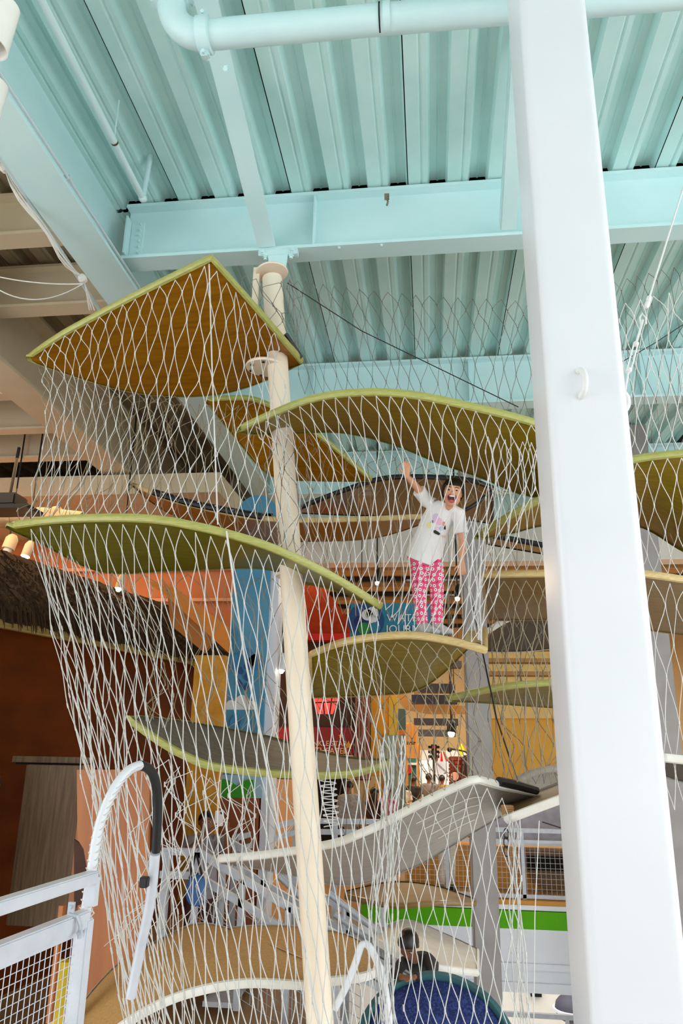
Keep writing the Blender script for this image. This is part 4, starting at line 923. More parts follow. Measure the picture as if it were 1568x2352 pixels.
# warm orange room beyond the house
rw = thing('terracotta_partition', 'warm terracotta partition above the thatched roof', 'partition', None, at(250, 1400, 12.4), kind='structure')
slab('partition_board', -200, 1175, 640, 1560, 12.3, 0.1, pm('terracotta_paint', '#cf7d48', 0.6, col2='#bd6a38', scale=2), rw)
for v in (1218, 1305, 1375): slab('conduit_rail', -200, v, 600, v + 7, 12.2, 0.05, flat('peach_rail_paint', '#e6a070'), rw)
du = thing('air_duct', 'round silver duct crossing above the thatched roof', 'duct', None, at(80, 1190, 9.4))
MB().tube([at(-150, 1185, 9.4), at(100, 1190, 9.4), at(190, 1200, 9.4)], 0.15, 24).build('duct_body', pm('dull_silver', '#b39a7d', 0.4, 0.4), du, smooth=True)
for u in (30, 130): 
    p = at(u, 1189, 9.4); MB().lathe([(0.16, -0.03), (0.16, 0.03)], p, (1, 0, 0), 24).build('duct_band', MATS['dull_silver'], du)
pj = thing('projector', 'black projector hanging from a rod at the left edge', 'projector', None, at(20, 1150, 8.0))
slab('projector_body', -30, 1130, 34, 1158, 8.0, 0.3, M_black, pj, bevel=0.02)
slab('projector_tray', -40, 1157, 62, 1166, 7.95, 0.4, M_black, pj)
MB().tube([at(24, 1132, 8.15), at(44, 1028, 8.15)], 0.02, 8).build('rod', M_black, pj)
M_bulb = pm('warm_bulb', '#fff0d0', emit=14.0)
def spot_lamp(label, u, v, Y, r=0.07, hm=None, up=0.5, group='small ceiling spot lamps', glow=True):
    r *= 0.72
    p = at(u, v, Y); L_ = thing('spot_lamp', label, 'lamp', group, p)
    MB().lathe([(r * 0.75, 0.02), (r, 0.0), (r, 0.16), (r * 0.6, 0.22), (0.0, 0.24)], p, (0.1, 0.25, 1), 16).build('housing', hm or M_beigeb, L_, smooth=True)
    MB().ball(p - Vector((0, 0, 0.01)), r * 0.7).build('bulb', M_bulb if glow else M_shade, L_, smooth=True)
    zt_ = 6.14 if Y < 9.7 else (4.9 if p.x < -2.96 else (6.14 if Y < 12.9 else 5.55))
    MB().tube([p + Vector((0, 0, 0.22)), Vector((p.x, p.y, max(zt_, p.z + 0.4)))], 0.012, 6).build('stem', M_black, L_)
spot_lamp('glowing spot lamp at the left edge above the thatch', 58, 1278, 9.0, 0.085)
spot_lamp('glowing spot lamp above the middle of the thatch slope', 272, 1352, 9.5, 0.07)
spot_lamp('unlit cream spot lamp beside the left edge', 18, 1262, 9.3, 0.12, glow=False)
spot_lamp('glowing spot lamp just left of the cream pole', 646, 1540, 9.4, 0.06, M_white)
spot_lamp('glowing spot lamp beside the waving person\'s knee', 1050, 1374, 11.0, 0.07, M_black)
spot_lamp('black track spot left of the waving person\'s legs', 866, 1338, 10.5, 0.06, M_black, 0.9)
spot_lamp('large pendant lamp in front of the shop', 1036, 1684, 14.0, 0.12, M_black, 0.6)

# ------------------------------------------------------------------ blue weather pylon
M_blue = pm('sky_blue_paint', '#4d97bd', 0.5, col2='#458bb0', scale=2)
M_lblue = flat('light_blue_paint', '#a9cfe2'); M_dblue = flat('deep_blue_paint', '#1f4f96'); M_cloud = flat('cloud_white', '#e9eef2')
py = thing('weather_pylon', 'tall blue pylon painted with raindrops, a cloud and green hills', 'pylon', None, at(550, 1990, 9.2))
YP = 9.2
xa, xb2 = at(527, 1500, YP).x, at(612, 1500, YP).x
zt, zm, zb0 = at(580, 1180, YP).z, at(545, 1780, YP).z, ZF
MB().box((xa, YP, zm), (xb2, YP + 0.35, zt)).build('blue_body', M_blue, py)
xc = (xa + xb2) / 2 + 0.03
MB().lathe([(0.26, 0), (0.26, 0.35)], (xc, YP, zt), (0, 1, 0), 32).build('round_top', M_blue, py)
MB().box((xb2, YP + 0.05, zb0), (xb2 + 0.11, YP + 0.4, at(630, 1310, YP).z)).build('white_side', M_fasc, py)
zg = at(545, 1832, YP).z
MB().box((xa - .04, YP, zg), (xb2 + 0.02, YP + 0.3, zm)).build('sky_panel', M_lblue, py)
MB().box((xa - .04, YP, zb0), (xb2 - 0.02, YP + 0.3, zg)).build('brown_base', flat('brown_base_paint', '#9a5530'), py)
gr = [(496, 1832)] + [(496 + 1.57 * k * 6, 1812 - 16 * abs(math.sin(k * 0.5 + 0.6)) - 6) for k in range(10)] + [(586, 1832)]
plate('green_hills', gr, YP - 0.02, 0.02, flat('grass_green_paint', '#3ba428'), py)
def blob(name, parts, Y, mat, parent):
    mb = MB()
    for u, v, r in parts: mb.lathe([(r, 0), (r, 0.015)], at(u, v, Y), (0, 1, 0), 20)
    return mb.build(name, mat, parent)
plate('cloud', [(518, 1630)] + [(530 + 12 * math.cos(a), 1622 + 14 * math.sin(a)) for a in [math.radians(x) for x in range(180, 300, 20)]] + [(556 + 18 * math.cos(a), 1618 + 22 * math.sin(a)) for a in [math.radians(x) for x in range(200, 345, 18)]] + [(579 + 11 * math.cos(a), 1622 + 12 * math.sin(a)) for a in [math.radians(x) for x in range(250, 365, 20)]] + [(590, 1630)], YP - 0.02, 0.02, M_cloud, py)
blob('upper_cloud_patch', [(540, 1518, 0.1), (565, 1512, 0.13), (588, 1520, 0.1)], YP - 0.012, flat('mid_blue_paint', '#3a83b4'), py)
def drop(u, v, r, mat):
    pts = [(u, v - r * 2.0)] + [(u + r * math.sin(a), v - r * math.cos(a)) for a in [math.radians(x) for x in range(60, 301, 20)]]
    plate('raindrop', pts, YP - 0.025, 0.02, mat, py)
for u, v, r in ((568, 1530, 8), (567, 1556, 7), (549, 1571, 6), (565, 1580, 6), (552, 1542, 6)): drop(u, v, r, M_dblue)
for u, v, r in ((536, 1660, 9), (556, 1665, 7)): drop(u, v, r, flat('pale_drop_blue', '#3f93c9'))

# ------------------------------------------------------------------ theatre, sign and shop far back
M_red = pm('red_paint', '#c8201c', 0.5, col2='#a91712', scale=4); M_dred = flat('dark_red_board', '#8d120f'); M_cream = flat('cream_paint', '#f0d3a0')
M_star = flat('gold_star', '#e8a91c'); M_brown = pm('dark_brown_panel', '#4a3222', 0.7, col2='#382417', scale=4)
th_ = thing('theatre_booth', 'dark theatre booth with a red roof and lettered red board', 'booth', None, at(720, 1990, 15.0))
slab('booth_wall', 618, 1455, 850, 1790, 15.0, 0.2, M_brown, th_)
plate('red_roof', [(640, 1458), (668, 1345), (740, 1345), (800, 1420), (812, 1462)], 14.6, 0.5, pm('orange_red_roof', '#8f3312', 0.7, spec=0.2, col2='#6e2008', scale=5), th_)
slab('roof_trim', 635, 1455, 815, 1470, 14.5, 0.3, M_red, th_)
slab('sign_board', 612, 1670, 812, 1735, 14.9, 0.08, M_dred, th_)
slab('bright_corner', 612, 1672, 662, 1722, 14.85, 0.04, M_red, th_)
pt_ = at(688, 1712, 14.88)
text('lettering', 'TWINKLE STAR', pt_, 0.095, M_cream, th_)
text('lettering', 'THEATER', at(723, 1730, 14.88), 0.11, M_cream, th_)
def star(u, v, r, parent, Y):
    pts = [(u + (r if k % 2 == 0 else r * 0.42) * math.sin(math.pi * k / 5), v - (r if k % 2 == 0 else r * 0.42) * math.cos(math.pi * k / 5)) for k in range(10)]
    plate('star', pts, Y, 0.03, M_star, parent)
star(800, 1712, 11, th_, 14.86); star(782, 1690, 6, th_, 14.86); star(790, 1726, 6, th_, 14.86); star(640, 1700, 8, th_, 14.8)
slab('counter_top', 722, 1735, 808, 1745, 14.6, 0.4, M_cream, th_)
slab('counter_post', 797, 1745, 808, 1990, 14.6, 0.3, M_cream, th_)
slab('dark_opening', 725, 1746, 797, 1990, 14.95, 0.1, M_dark, th_)
slab('cream_wall', 630, 1790, 724, 1990, 15.0, 0.2, flat('peach_wall_paint', '#edbf85'), th_)
win = plate('pink_window', [(718, 1600), (785, 1593), (763, 1640), (730, 1640)], 14.9, 0.05, pm('glowing_pink_pane', '#ff5a50', emit=0.7), th_)  # pane colour carries its own faint glow, no lamp behind it
for a, b in (((740, 1598), (745, 1640)), ((763, 1596), (757, 1640)), ((724, 1614), (777, 1612))):
    MB().bar(at(*a, 14.88), at(*b, 14.88), 0.02, 0.02, (0, 1, 0)).build('mullion', M_dark, win)
for k in range(5): slab('curtain_fold', 815 + 7 * k, 1600, 820 + 7 * k, 1790, 14.8, 0.06, pm('rose_curtain', '#a86a5c', 0.8), th_)

sg = thing('sign_board', 'blue hanging sign reading WATER JOURNEY behind the waving person\'s legs', 'sign', None, at(910, 1425, 12.6))
slab('sign_panel', 804, 1386, 1017, 1468, 12.6, 0.06, flat('sign_blue', '#2a87aa'), sg)
def sdisc(nm, u, v, rp, Y, mat): 
    p = at(u, v, Y); r = rp * 12.6 / 1700; MB().lathe([(r, 0), (r, 0.02)], p, (0, 1, 0), 28).build(nm, mat, sg)
sdisc('logo_disc', 840, 1426, 42, 12.58, flat('logo_blue', '#134a86'))
for u, v, r in ((843, 1412, 13), (855, 1408, 14), (856, 1422, 10)): sdisc('logo_cloud', u, v, r, 12.565, M_cloud)
sdisc('logo_drop', 827, 1428, 14, 12.567, flat('logo_navy', '#101a66'))
sdisc('logo_green', 836, 1444, 14, 12.56, flat('logo_green_paint', '#1f8a3a'))
sdisc('logo_teal', 861, 1441, 12, 12.562, flat('logo_teal_paint', '#2f87a8'))
text('lettering', 'WATER', at(888, 1427, 12.57), 0.125, M_cloud, sg, space=1.08)
text('lettering', 'JOURNEY', at(886, 1453, 12.57), 0.13, M_cloud, sg, space=1.0)
for u in (830, 990):
    p = at(u, 1386, 12.63); MB().tube([p, Vector((p.x, p.y, 6.14))], 0.008, 6).build('hanger', M_black, sg)

yp = thing('yellow_partition', 'bright yellow partition right of the theatre booth', 'panel', None, at(870, 1990, 15.2))
slab('panel_board', 835, 1588, 912, 1782, 15.2, 0.15, flat('bright_yellow_paint', '#ffae0a'), yp)
slab('lemon_strip', 893, 1600, 912, 1690, 15.15, 0.06, flat('lemon_paint', '#f7cf2c'), yp)
slab('sage_panel', 882, 1688, 912, 1850, 15.1, 0.08, flat('sage_paint', '#9fb9ab'), yp)
slab('cream_panel', 808, 1782, 885, 1990, 15.2, 0.12, flat('pale_yellow_paint', '#f3d789'), yp)
for v in (1738, 1748): sd = disc('blue_dot', 853, v, 15.17, 0.035, 0.03, flat('slate_blue', '#45568c'), yp, 8)
for (u, v) in ((860, 1800), (842, 1815)): slab('orange_patch', u, v, u + 18, v + 60, 15.17, 0.03, MATS['bright_yellow_paint'], yp)
tp = thing('striped_post', 'slate blue post with an orange band beside the shop', 'post', None, at(920, 1990, 15.6))
slab('post_body', 909, 1645, 931, 1990, 15.6, 0.2, flat('steel_blue_paint', '#84a8b8'), tp)
slab('post_top', 909, 1628, 931, 1676, 15.58, 0.2, flat('dark_teal_paint', '#4d7780'), tp)
slab('orange_band', 909, 1676, 931, 1687, 15.57, 0.2, flat('orange_band_paint', '#d98a1c'), tp)

sh = thing('shop_counter', 'white shop counter board with teal end in the far background', 'counter', None, at(995, 1990, 21.0))
slab('white_board', 958, 1748, 1034, 1900, 21.0, 0.2, pm('glowing_white_board', '#eef3f8', emit=0.5), sh)  # faint emission in the board stands in for light falling on it
slab('teal_end', 930, 1742, 956, 1900, 20.9, 0.3, flat('shop_teal', '#2f6a66'), sh)
slab('counter_ledge', 930, 1752, 958, 1757, 20.8, 0.4, M_fasc, sh)
disc('red_dot', 937, 1766, 20.85, 0.12, 0.03, M_red, sh)
slab('backing_board', 965, 1724, 1082, 1750, 22.0, 0.1, M_fasc, sh)
for k in range(9): 
    u, v = 968 + (k * 37 % 60), 1756 + (k * 23 % 50); slab('paint_fleck', u, v, u + 4, v + 2, 20.98, 0.02, flat('slate_fleck', '#7a8792'), sh)
wc = thing('wooden_crates', 'stack of wooden shutters beside the striped post', 'crate', None, at(948, 1760, 20.0))
for (u0, v0, u1, v1) in ((932, 1708, 964, 1740), (932, 1660, 955, 1706)):
    slab('crate_board', u0, v0, u1, v1, 20.0, 0.1, flat('crate_wood', '#d8a55f'), wc)
    for k in range(4): slab('slat', u0 + (u1 - u0) * k / 3 - 1.2, v0, u0 + (u1 - u0) * k / 3 + 1.2, v1, 19.95, 0.06, flat('crate_slat', '#bd8540'), wc)
for u in (934, 960):
    p = at(u, 1740, 20.05); MB().box((p.x - 0.03, 20.0, ZF), (p.x + 0.03, 20.08, p.z)).build('crate_leg', MATS['crate_slat'], wc)
slab('crate_joint', 934, 1704, 954, 1710, 20.0, 0.1, MATS['crate_slat'], wc)
kt = thing('brick_kiosk', 'round brick red kiosk behind the grey ramp\'s peak', 'kiosk', None, at(1056, 1990, 20.0))
kc = at(1056, 1770, 20.2)
M_brick = flat('red_brick', '#8a3a26', rough=0.8)
zk0, zk1 = ZF, at(1056, 1738, 20.2).z
MB().lathe([(0.25, 0), (0.25, zk1 - zk0)], (kc.x, kc.y, zk0), (0, 0, 1), 24).build('kiosk_core', flat('mortar', '#6b2c1c'), kt)
me_ = None
for row in range(12):
    z = zk1 - 0.085 * (row + 1)
    for k in range(12):
        a = 2 * math.pi * (k + 0.5 * (row % 2)) / 12
        if math.sin(a) > 0.2: continue
        if me_ is None:
            o = MB().box((-0.062, -0.02, 0), (0.062, 0.02, 0.07)).build('brick', M_brick, kt); me_ = o.data
        else:
            o = bpy.data.objects.new('brick', me_); C.objects.link(o); o.parent = kt; o.matrix_parent_inverse = Matrix.Translation(-world_loc(kt))
        o.location = (kc.x + 0.26 * math.cos(a), kc.y + 0.26 * math.sin(a), z); o.rotation_euler.z = a + math.pi / 2
disc('pink_medallion', 1044, 1783, 19.85, 0.1, 0.04, flat('pale_pink', '#f0b8a8'), kt)
slab('door_frame', 1066, 1735, 1072, 1800, 19.7, 0.1, M_black, kt)
tl = thing('traffic_light', 'black toy traffic light above the shop counter', 'traffic light', None, at(996, 1745, 19.0))
slab('housing', 990, 1710, 1003, 1745, 19.0, 0.15, M_black, tl)
p = at(996, 1745, 19.07); MB().tube([p, Vector((p.x, p.y, ZF))], 0.03, 8).build('pole', M_black, tl)
for k, m in enumerate((flat('red_lens', '#e0303a'), flat('amber_lens', '#6a5010'), flat('green_lens', '#0f4a20'))):
    disc('lens', 996.5, 1716 + 11 * k, 18.97, 0.045, 0.04, m, tl, 14)
    for s_ in (-1, 1): slab('visor', 996 + s_ * 9 - 4, 1713 + 11 * k, 996 + s_ * 9 + 4, 1719 + 11 * k, 19.02, 0.1, M_black, tl)
tn = thing('striped_tent', 'small red and white striped tent on the shop counter', 'tent', None, at(1012, 1748, 20.7))
for k in range(5):
    u0, u1 = 998 + 6.4 * k, 998 + 6.4 * (k + 1)
    plate('stripe', [(u0, 1749), (u1, 1749), (1013 + (u1 - 1014) * 0.35, 1727), (1013 + (u0 - 1014) * 0.35, 1727)], 20.6, 0.3, M_red if k % 2 == 0 else M_fasc, tn)
ys = thing('yellow_sign', 'bright yellow diamond sign beside the kiosk', 'sign', None, at(1060, 1740, 19.5))
plate('sign_plate', [(1059, 1707), (1067, 1722), (1059, 1739), (1052, 1722)], 19.5, 0.03, flat('signal_yellow', '#f6ee12'), ys)
MB().tube([at(1059, 1739, 19.52), Vector((at(1059, 1739, 19.52).x, 19.52, ZF))], 0.015, 6).build('sign_pole', M_black, ys)
sl = thing('street_lamp', 'black curved arm street lamp above the kiosk', 'lamp', None, at(1075, 1800, 19.3))
MB().tube(resample([Vector((at(1074, 1810, 19.3).x, 19.3, ZF)), (1074, 1810, 19.3), (1075, 1735, 19.3), (1066, 1726, 19.3), (1036, 1720, 19.3)], 20), 0.02, 8).build('arm', M_black, sl, smooth=True)
MB().ball(at(1032, 1722, 19.3), 0.06).build('lamp_head', M_black, sl, smooth=True)
# hanging dark baffles and tan arch above the shop
M_baffle = pm('slate_baffle', '#4a4a58', 0.6, col2='#3c3c48', scale=3)
for k, (u0, v0, u1, v1, Y, lab) in enumerate(((950, 1650, 1052, 1666, 17.0, 'slate ceiling baffle just above the pendant lamp'), (945, 1596, 1050, 1616, 15.0, 'nearest slate ceiling baffle below the waving person\'s platform'), (985, 1518, 1060, 1532, 16.5, 'highest slate ceiling baffle beside the grey column'), (960, 1570, 1045, 1590, 15.8, 'second slate ceiling baffle under the waving person\'s platform'), (960, 1676, 1046, 1692, 18.5, 'farthest slate ceiling baffle level with the pendant bulb'))):
    bb = thing('ceiling_baffle', lab, 'baffle', 'slate ceiling baffles', at((u0 + u1) / 2, v1, Y))
    slab('baffle_panel', u0, v0, u1, v1, Y, 0.5, M_baffle, bb)
    for u in (u0 + 8, u1 - 8):
        p = at(u, v0, Y + 0.2); MB().tube([p, Vector((p.x, p.y, 5.6))], 0.008, 5).build('hanger', M_black, bb)
ta = thing('tan_beam', 'long tan curved beam across the shop front under the baffles', 'beam', None, at(1000, 1620, 16.0))
plate('beam_board', [(905, 1585), (925, 1592), (945, 1610), (990, 1618), (1085, 1622), (1085, 1640), (985, 1640), (930, 1630), (905, 1600)], 16.0, 0.2, flat('tan_beam_paint', '#d7a75c'), ta)
# yellow wall and slide at the right
yw = thing('yellow_wall', 'big curved yellow wall right of the grey column', 'wall', None, at(1200, 1800, 13.2))
slab('wall_board', 1128, 1640, 1330, 1900, 13.2, 0.2, pm('golden_yellow_paint', '#eab03a', 0.55, col2='#dfa02a', scale=2), yw)
plate('top_band', [(1128, 1602), (1200, 1605), (1330, 1622), (1330, 1650), (1128, 1650)], 13.1, 0.3, flat('pale_gold_paint', '#ecc274'), yw)
disc('pink_dot', 1264, 1826, 13.1, 0.07, 0.03, flat('magenta_dot', '#b8376a'), yw)
sv = thing('lit_shelves', 'wooden shelves glowing yellow right of the grey column', 'shelf', None, at(1200, 1600, 14.0))
slab('back_board', 1112, 1470, 1330, 1600, 14.3, 0.05, pm('glowing_yellow_board', '#f0cf7c', emit=0.25), sv)  # back board glows by itself in place of shelf lighting
for u in (1114, 1326): slab('shelf_side', u, 1470, u + 4, 2040, 14.0, 0.3, flat('shelf_wood', '#b98b4a'), sv)
for v in (1482, 1512, 1542, 1575): slab('shelf_board', 1112, v, 1330, v + 9, 13.9, 0.4, flat('shelf_wood', '#b98b4a'), sv)
lilac = thing('lilac_parapet', 'grey lilac parapet behind the gallery railing', 'parapet', None, at(1250, 1945, 12.5))
slab('parapet_foot', 1130, 1943, 1360, 2070, 13.4, 0.1, M_fasc, lilac)
slab('parapet_panel', 1130, 1850, 1360, 1935, 12.5, 0.2, pm('grey_lilac_paint', '#b3adb8', 0.5), lilac)
slab('parapet_cap', 1130, 1935, 1360, 1943, 12.4, 0.3, M_fasc, lilac)
gs = thing('golden_slide', 'golden wooden slide wall behind the mesh railing', 'slide', None, at(1200, 2090, 13.0))
slab('slide_wall', 930, 1943, 1360, 2110, 13.2, 0.15, pm('golden_ply', '#d9a13f', 0.3, col2='#c48a2c', scale=2, stretch=(0.5, 1, 3), coat=0.5), gs)
plate('slide_bed', [(1192, 1950), (1225, 2030), (1260, 2045), (1360, 2055), (1360, 1960)], 13.1, 0.08, pm('brown_slide_wood', '#7c5a34', 0.4, col2='#5f4226', scale=4, stretch=(0.5, 1, 8)), gs)
slab('dark_window', 1212, 1968, 1310, 2000, 13.05, 0.06, M_dark, gs)
slab('slide_lip', 930, 2085, 1360, 2095, 12.9, 0.1, M_ochre, gs)
# level below: dark door, pale dome
lb = thing('lower_door', 'dark narrow doorway on the level below, lower right', 'doorway', None, at(1232, 2290, 16.8))
slab('door_gap', 1218, 2253, 1243, 2290, 17.4, 0.08, M_dark, lb)
slab('door_frame', 1222, 2250, 1227, 2300, 17.3, 0.08, M_fasc, lb)
hut = thing('grey_hatch', 'grey rounded hatch on the lower floor beside the column foot', 'hatch', None, at(1310, 2310, 16.0))
MB().ball(at(1312, 2316, 16.0), 0.3, 18, 8, (1, 1, 0.8)).build('dome', M_baffle, hut, smooth=True)
MB().lathe([(0.34, -0.02), (0.34, 0.02)], at(1312, 2318, 16.0), (0, 0, 1), 20).build('rim', M_fasc, hut)
wb = thing('wicker_bundle', 'tan woven rope lashing under the ramp peak', 'rope', None, at(1160, 1865, 5.1))
for k in range(7):
    c = at(1164 + k * 0.8, 1852 + 4.5 * k, 5.12)
    MB().tube([c + Vector((0.035 * math.cos(a), 0.035 * math.sin(a), 0)) for a in [2 * math.pi * q / 12 for q in range(12)]], 0.007, 5, closed=True).build('rope_turn', flat('jute_rope', '#b98a58', rough=0.9), wb)
cg = thing('carabiner_chain', 'dark steel rings hanging below the ramp peak', 'chain', None, at(1163, 1920, 5.0))
for k in range(3):
    c = at(1162, 1915 + 20 * k, 5.0)
    MB().tube([c + Vector((0.014 * math.cos(a), 0.004 * (k % 2) * math.sin(a), 0.03 * math.sin(a))) for a in [2 * math.pi * q / 14 for q in range(14)]], 0.004, 5, closed=True).build('ring', M_black, cg)
# ------------------------------------------------------------------ people
from mathutils.bvhtree import BVHTree
def ell_loft(mb, rings, n=16):
    """rings: (centre, side dir, depth dir, half width, half depth)"""
    vs = []; m = len(rings)
    for c, sx, sy, a, b in rings:
        vs += [c + sx * (a * math.cos(2 * math.pi * k / n)) + sy * (b * math.sin(2 * math.pi * k / n)) for k in range(n)]
    fs = [(i * n + k, i * n + (k + 1) % n, (i + 1) * n + (k + 1) % n, (i + 1) * n + k) for i in range(m - 1) for k in range(n)]
    fs += [tuple(range(n - 1, -1, -1)), tuple(range((m - 1) * n, m * n))]
    return mb.add(vs, fs)
def ellipsoid(mb, c, ax, ay, az, n=16, m=10):
    vs = []; fs = []
    for i in range(m + 1):
        th = math.pi * i / m
        for k in range(n):
            a = 2 * math.pi * k / n
            vs.append(c + ax * (math.sin(th) * math.cos(a)) + ay * (math.sin(th) * math.sin(a)) + az * math.cos(th))
    for i in range(m):
        for k in range(n): fs.append((i * n + k, (i + 1) * n + k, (i + 1) * n + (k + 1) % n, i * n + (k + 1) % n))
    return mb.add(vs, fs)
def fuse(mb, name, mat, parent, voxel, smooth_it=4, kind=None):
    """weld overlapping closed shells into one continuous smooth surface"""
    o = mb.build(name, mat, None)
    r = o.modifiers.new('r', 'REMESH'); r.mode = 'VOXEL'; r.voxel_size = voxel; r.use_smooth_shade = True
    s = o.modifiers.new('s', 'SMOOTH'); s.factor = 0.5; s.iterations = smooth_it
    bpy.context.view_layer.update()
    me = bpy.data.meshes.new_from_object(o.evaluated_get(bpy.context.evaluated_depsgraph_get()))
    old = o.data; o.modifiers.clear(); o.data = me; bpy.data.meshes.remove(old); me.name = name
    me.materials.clear(); me.materials.append(mat)
    for p in me.polygons: p.use_smooth = True
    if parent: o.parent = parent; o.matrix_parent_inverse = Matrix.Translation(-world_loc(parent))
    return o
def hand(mb, wr, d, palm_n, s, curl=0.5, thumb_side=1):
    """palm plus five fingers; d = pointing direction, palm_n = palm normal"""
    d = d.normalized(); palm_n = (palm_n - d * palm_n.dot(d)).normalized(); sd = d.cross(palm_n)
    L = 0.085 * s
    ell_loft(mb, [(wr - d * 0.02 * s, sd, palm_n, 0.024 * s, 0.02 * s), (wr + d * 0.02 * s, sd, palm_n, 0.032 * s, 0.018 * s), (wr + d * L, sd, palm_n, 0.04 * s, 0.015 * s), (wr + d * (L + 0.008 * s), sd, palm_n, 0.034 * s, 0.012 * s)], 10)
    for k, ln in enumerate((0.068, 0.078, 0.073, 0.056)):
        b = wr + d * (L - 0.005 * s) + sd * (0.03 - 0.02 * k) * s * thumb_side
        pts = [b]; dr = (d + sd * (0.16 - 0.11 * k) * thumb_side).normalized()
        for q, f in enumerate((0.45, 0.32, 0.23)):
            pts.append(pts[-1] + dr * ln * s * f); dr = (dr * math.cos(curl * 0.7) + palm_n * math.sin(curl * 0.7)).normalized()
        mb.tube(pts, [0.0095 * s, 0.009 * s, 0.008 * s, 0.0065 * s], 8)
    b = wr + d * 0.03 * s + sd * 0.026 * s * thumb_side; dr = (d * 0.6 + sd * 0.75 * thumb_side + palm_n * 0.25).normalized()
    mb.tube([b, b + dr * 0.03 * s, b + dr * 0.05 * s + (d + palm_n * 0.3) * 0.012 * s, b + dr * 0.055 * s + (d + palm_n * 0.5) * 0.03 * s], [0.012 * s, 0.011 * s, 0.0095 * s, 0.007 * s], 8)

